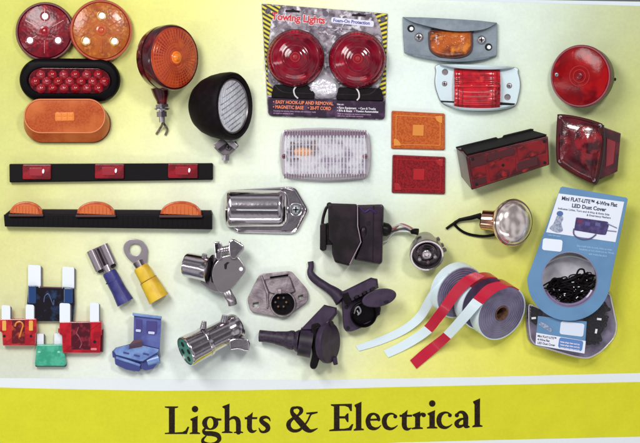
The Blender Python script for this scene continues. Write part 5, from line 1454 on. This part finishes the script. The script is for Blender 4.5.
# printed header panel
def H(s_, t):   # header panel coordinates
    a, b, c, d = (558.4, 194.2), (623.2, 202.6), (614.6, 242.4), (546.0, 232.6)
    return (a[0] * (1 - s_) * (1 - t) + b[0] * s_ * (1 - t) + c[0] * s_ * t + d[0] * (1 - s_) * t, a[1] * (1 - s_) * (1 - t) + b[1] * s_ * (1 - t) + c[1] * s_ * t + d[1] * (1 - s_) * t)
pp = T.part('printed_panel', slab([H(0, 0), H(1, 0), H(1, 1), H(0, 1)], 25.7, 25.9, .05), mat("white_panel", (222, 228, 240), rough=.45), parent=hc)
m_navy = mat("navy_print", (40, 44, 84), rough=.5)
m_sky = mat("pale_sky_print", (150, 186, 220), rough=.5)
for s_, u, v, sz, b, sx in (("Mini FLAT-LITE\u2122 4-Wire Flat", 561.2, 200.6, 5.2, .035, .86), ("LED Dust Cover", 571.2, 207.8, 5.2, .035, .96),
                            ("Indicates Lights, Turn and 4-Way & Right Side", 557.6, 208.6 + 1.2, 2.7, .02, 1.02), ("& Emergency Flashers", 586, 216.4, 2.7, .02, 1.0)):
    T.part('printed_line', text_geo(s_, u, v, sz, 26.02, rot=7.2, bold=b, sx=sx), m_navy, parent=pp)
T.part('pictured_unit', slab(rpoly([(575.6, 217.8), (607, 222.2), (608, 226), (605, 235.4), (600, 235), (573.6, 230.6)], 1.4), 25.95, 26.3, .1), mat("pictured_indigo", (52, 44, 92), rough=.4, var=((80, 66, 120), .2, .45, .65)), parent=pp)
for k, (u, v) in enumerate(((579.5, 222), (587, 224.2), (597, 224.8))):
    T.part('pictured_window', slab(rrect(u, v, 5, 3.4, .5, rot=8), 26.3, 26.45, .05), mat("pictured_window_%d" % k, [(110, 40, 80), (84, 74, 140), (90, 90, 140)][k], rough=.4), parent=pp)
T.part('pictured_cable', tube(spath([(573.4, 229, 26.3), (573.6, 235, 26.3), (581, 239.4, 26.3), (590, 238.6, 26.3), (595.4, 234.6, 26.3)]), .75, 6), mat("pictured_cable_grey", (92, 88, 130), rough=.5), parent=pp)
for a, b in (((606, 224), (616, 228.6)), ((606.4, 231), (615.4, 232))):
    T.part('pictured_cable', tube([(a[0], a[1], 26.3), (b[0], b[1], 26.3)], .5, 6), mat("pictured_cable_pale", (120, 118, 156), rough=.5), parent=pp)
# small pictured bulb figure on the left of the panel
m_pg = mat("pictured_grey", (160, 168, 186), rough=.5, var=((118, 128, 158), .4, .45, .6))
T.part('pictured_bulb', slab(smooth([(556.8, 216.4), (561, 216), (563, 219), (561, 224), (562.4, 231), (557, 233), (549.4, 229), (553.4, 224)], 4), 25.95, 26.2, .1), m_pg, parent=pp)
T.part('pictured_cap', slab(oval(559.6, 214.2, 3.2, 2.6, n=20), 26.0, 26.3, .1), mat("pictured_blue", (72, 104, 156), rough=.5), parent=pp)
T.part('price_window', slab(rrect(552.2, 245.2, 19.6, 11.8, 2.4, rot=6), 25.7, 26.0, .1), mat("price_white", (224, 232, 244), rough=.4), parent=hc)
for s_, u, v, sz in (("Easy install with no tools, lights up when", 576.4, 246.6, 2.6), ("headlights or turn signals are on. Works", 578.6, 250, 2.6), ("with 4-wire flat plugs", 588, 254.8, 2.6), ("Trailer light tester", 547, 235.6, 2.2)):
    T.part('printed_line', text_geo(s_, u, v, sz, 25.75, rot=7, bold=.02, sx=.82), m_sky, parent=hc)
# lower label on the tub
lb = [(538.4, 315.6), (586.8, 321), (584.6, 353.2), (535.8, 344.4)]
l_ = T.part('tub_label', slab(lb, 20.2, 21.0, .2), m_bc)
T.part('label_white_panel', slab([(536.8, 332.2), (585.8, 340.4), (584.5, 352.8), (536.1, 344.2)], 21.0, 21.2, .05), mat("label_white", (226, 230, 240), rough=.45), parent=l_)
T.part('label_price_window', slab(rrect(572.2, 328.4, 23.6, 13, 2.2, rot=7), 21.0, 21.3, .1), mat("label_price_white", (212, 222, 238), rough=.45), parent=l_)
T.part('label_blue_box', slab(rrect(570.8, 343.6, 24, 10.4, 2.2, rot=9), 21.15, 21.5, .1), mat("label_box_blue", (86, 128, 190), rough=.45), parent=l_)
for k in range(3):
    T.part('printed_line', text_geo("keeps plugs clean and dry", 560.4, 341.6 + 2.9 * k, 2.2, 21.6, rot=9, bold=.03, sx=.86), m_wp, parent=l_)
for k, s_ in enumerate(("Mini FLAT-LITE\u2122", "4-Wire Flat", "LED Dust Cover")):
    T.part('printed_line', text_geo(s_, 537.8, 336.2 + 3.4 * k, 3.0, 21.3, rot=8.6, bold=.03, sx=.86), m_navy, parent=l_)
T.part('pictured_plug', tube([(540, 322.6, 21.2), (546, 326, 21.2), (552, 330.6, 21.2)], [1.6, 2.2, 1.4], 8, flat=.2), m_pg, parent=l_)

# contents: heap of coiled black leads, and a few single ones lying clear on top
rnd = random.Random(11)
g = G()
def coil(cu, cv, cz, r, tilt, ecc, turns=1.15, rad=.75):
    pts = []
    a0 = rnd.uniform(0, 6.28)
    n = 22
    for k in range(n):
        a = a0 + turns * 2 * math.pi * k / n
        rr = r * (1 + .12 * math.sin(3 * a + a0))
        x, y = rr * math.cos(a), rr * ecc * math.sin(a)
        pts.append((cu + x * math.cos(tilt) - y * math.sin(tilt), cv + x * math.sin(tilt) + y * math.cos(tilt), cz + 1.6 * math.sin(a * 1.3)))
    return tube(pts, rad, 6)
def in_window(u, v):
    du, dv = u - 569.2, v - 279.4
    line = 284 - (u - 545) * .20
    return du * du + dv * dv < 21.5 ** 2 and v > line
k = 0
while k < 110:
    u, v = rnd.uniform(545, 594), rnd.uniform(270, 303)
    if in_window(u, v):
        g.join(coil(u, v, rnd.uniform(7, 17), rnd.uniform(3.5, 8.5), rnd.uniform(-.7, .4), rnd.uniform(.2, .55), rad=rnd.uniform(.6, .8))); k += 1
k = 0
while k < 110:
    u, v = (rnd.uniform(531, 540), rnd.uniform(309, 320)) if k % 7 == 0 else (rnd.uniform(587, 606), rnd.uniform(303, 345))
    if v < 346 - max(0, u - 592) * .9 and not (u > 600 and v > 326):
        g.join(coil(u, v, rnd.uniform(4, 14), rnd.uniform(2.0, 5.0), rnd.uniform(0, 3.1), rnd.uniform(.3, .8), rad=rnd.uniform(.7, 1.2))); k += 1
me_o = Thing('lead_heap', 'tangled heap of short black leads filling the clear counter tub', 'cable heap', 572, 300, zm=16)
def as_single(Tn, g, m):
    pass
me_o.part('coiled_leads', g, M['black'], kind='stuff')
g = G(); k = 0
while k < 14:
    u, v = rnd.uniform(548, 592), rnd.uniform(280, 299)
    if in_window(u, v):
        a = rnd.uniform(0, 3.1)
        g.join(obox((u, v, rnd.uniform(15, 18)), (1.3 * math.cos(a), 1.3 * math.sin(a), .3), (-.4 * math.sin(a), .4 * math.cos(a), 0), (0, 0, .4))); k += 1
for u, v in ((599, 319), (596, 331), (534, 318)):
    a = rnd.uniform(0, 3.1)
    g.join(obox((u, v, 15.5), (2.2 * math.cos(a), 2.2 * math.sin(a), .2), (-1.0 * math.sin(a), 1.0 * math.cos(a), 0), (0, 0, .6)))
me_o.part('lead_tips', g, M['white'], kind='stuff')
for k, (pts, lab) in enumerate((([(576.6, 283, 17), (576.4, 275, 19.5), (579, 269.6, 20.5), (583.4, 270, 20.5), (583.8, 275.6, 19.5), (580.6, 282, 18)], 'black lead bent into an upright loop, right of centre in the round window'),
                               ([(551.6, 286, 17), (551, 281.4, 19), (554, 278.4, 20), (557.6, 280, 20), (557, 287, 18)], 'black lead bent into a small loop at the left of the round window'),
                               ([(562, 282.6, 17), (570, 280, 18.5), (578, 276.4, 19), (588, 272.6, 18.4)], 'straight black lead lying across the heap in the round window'))):
    L = Thing('cable_lead', lab, 'cable lead', pts[0][0], pts[0][1], 'black leads in the counter tub', zm=18)
    L.part('cord', tube(spath(pts), .95, 8), M['blackgloss'])
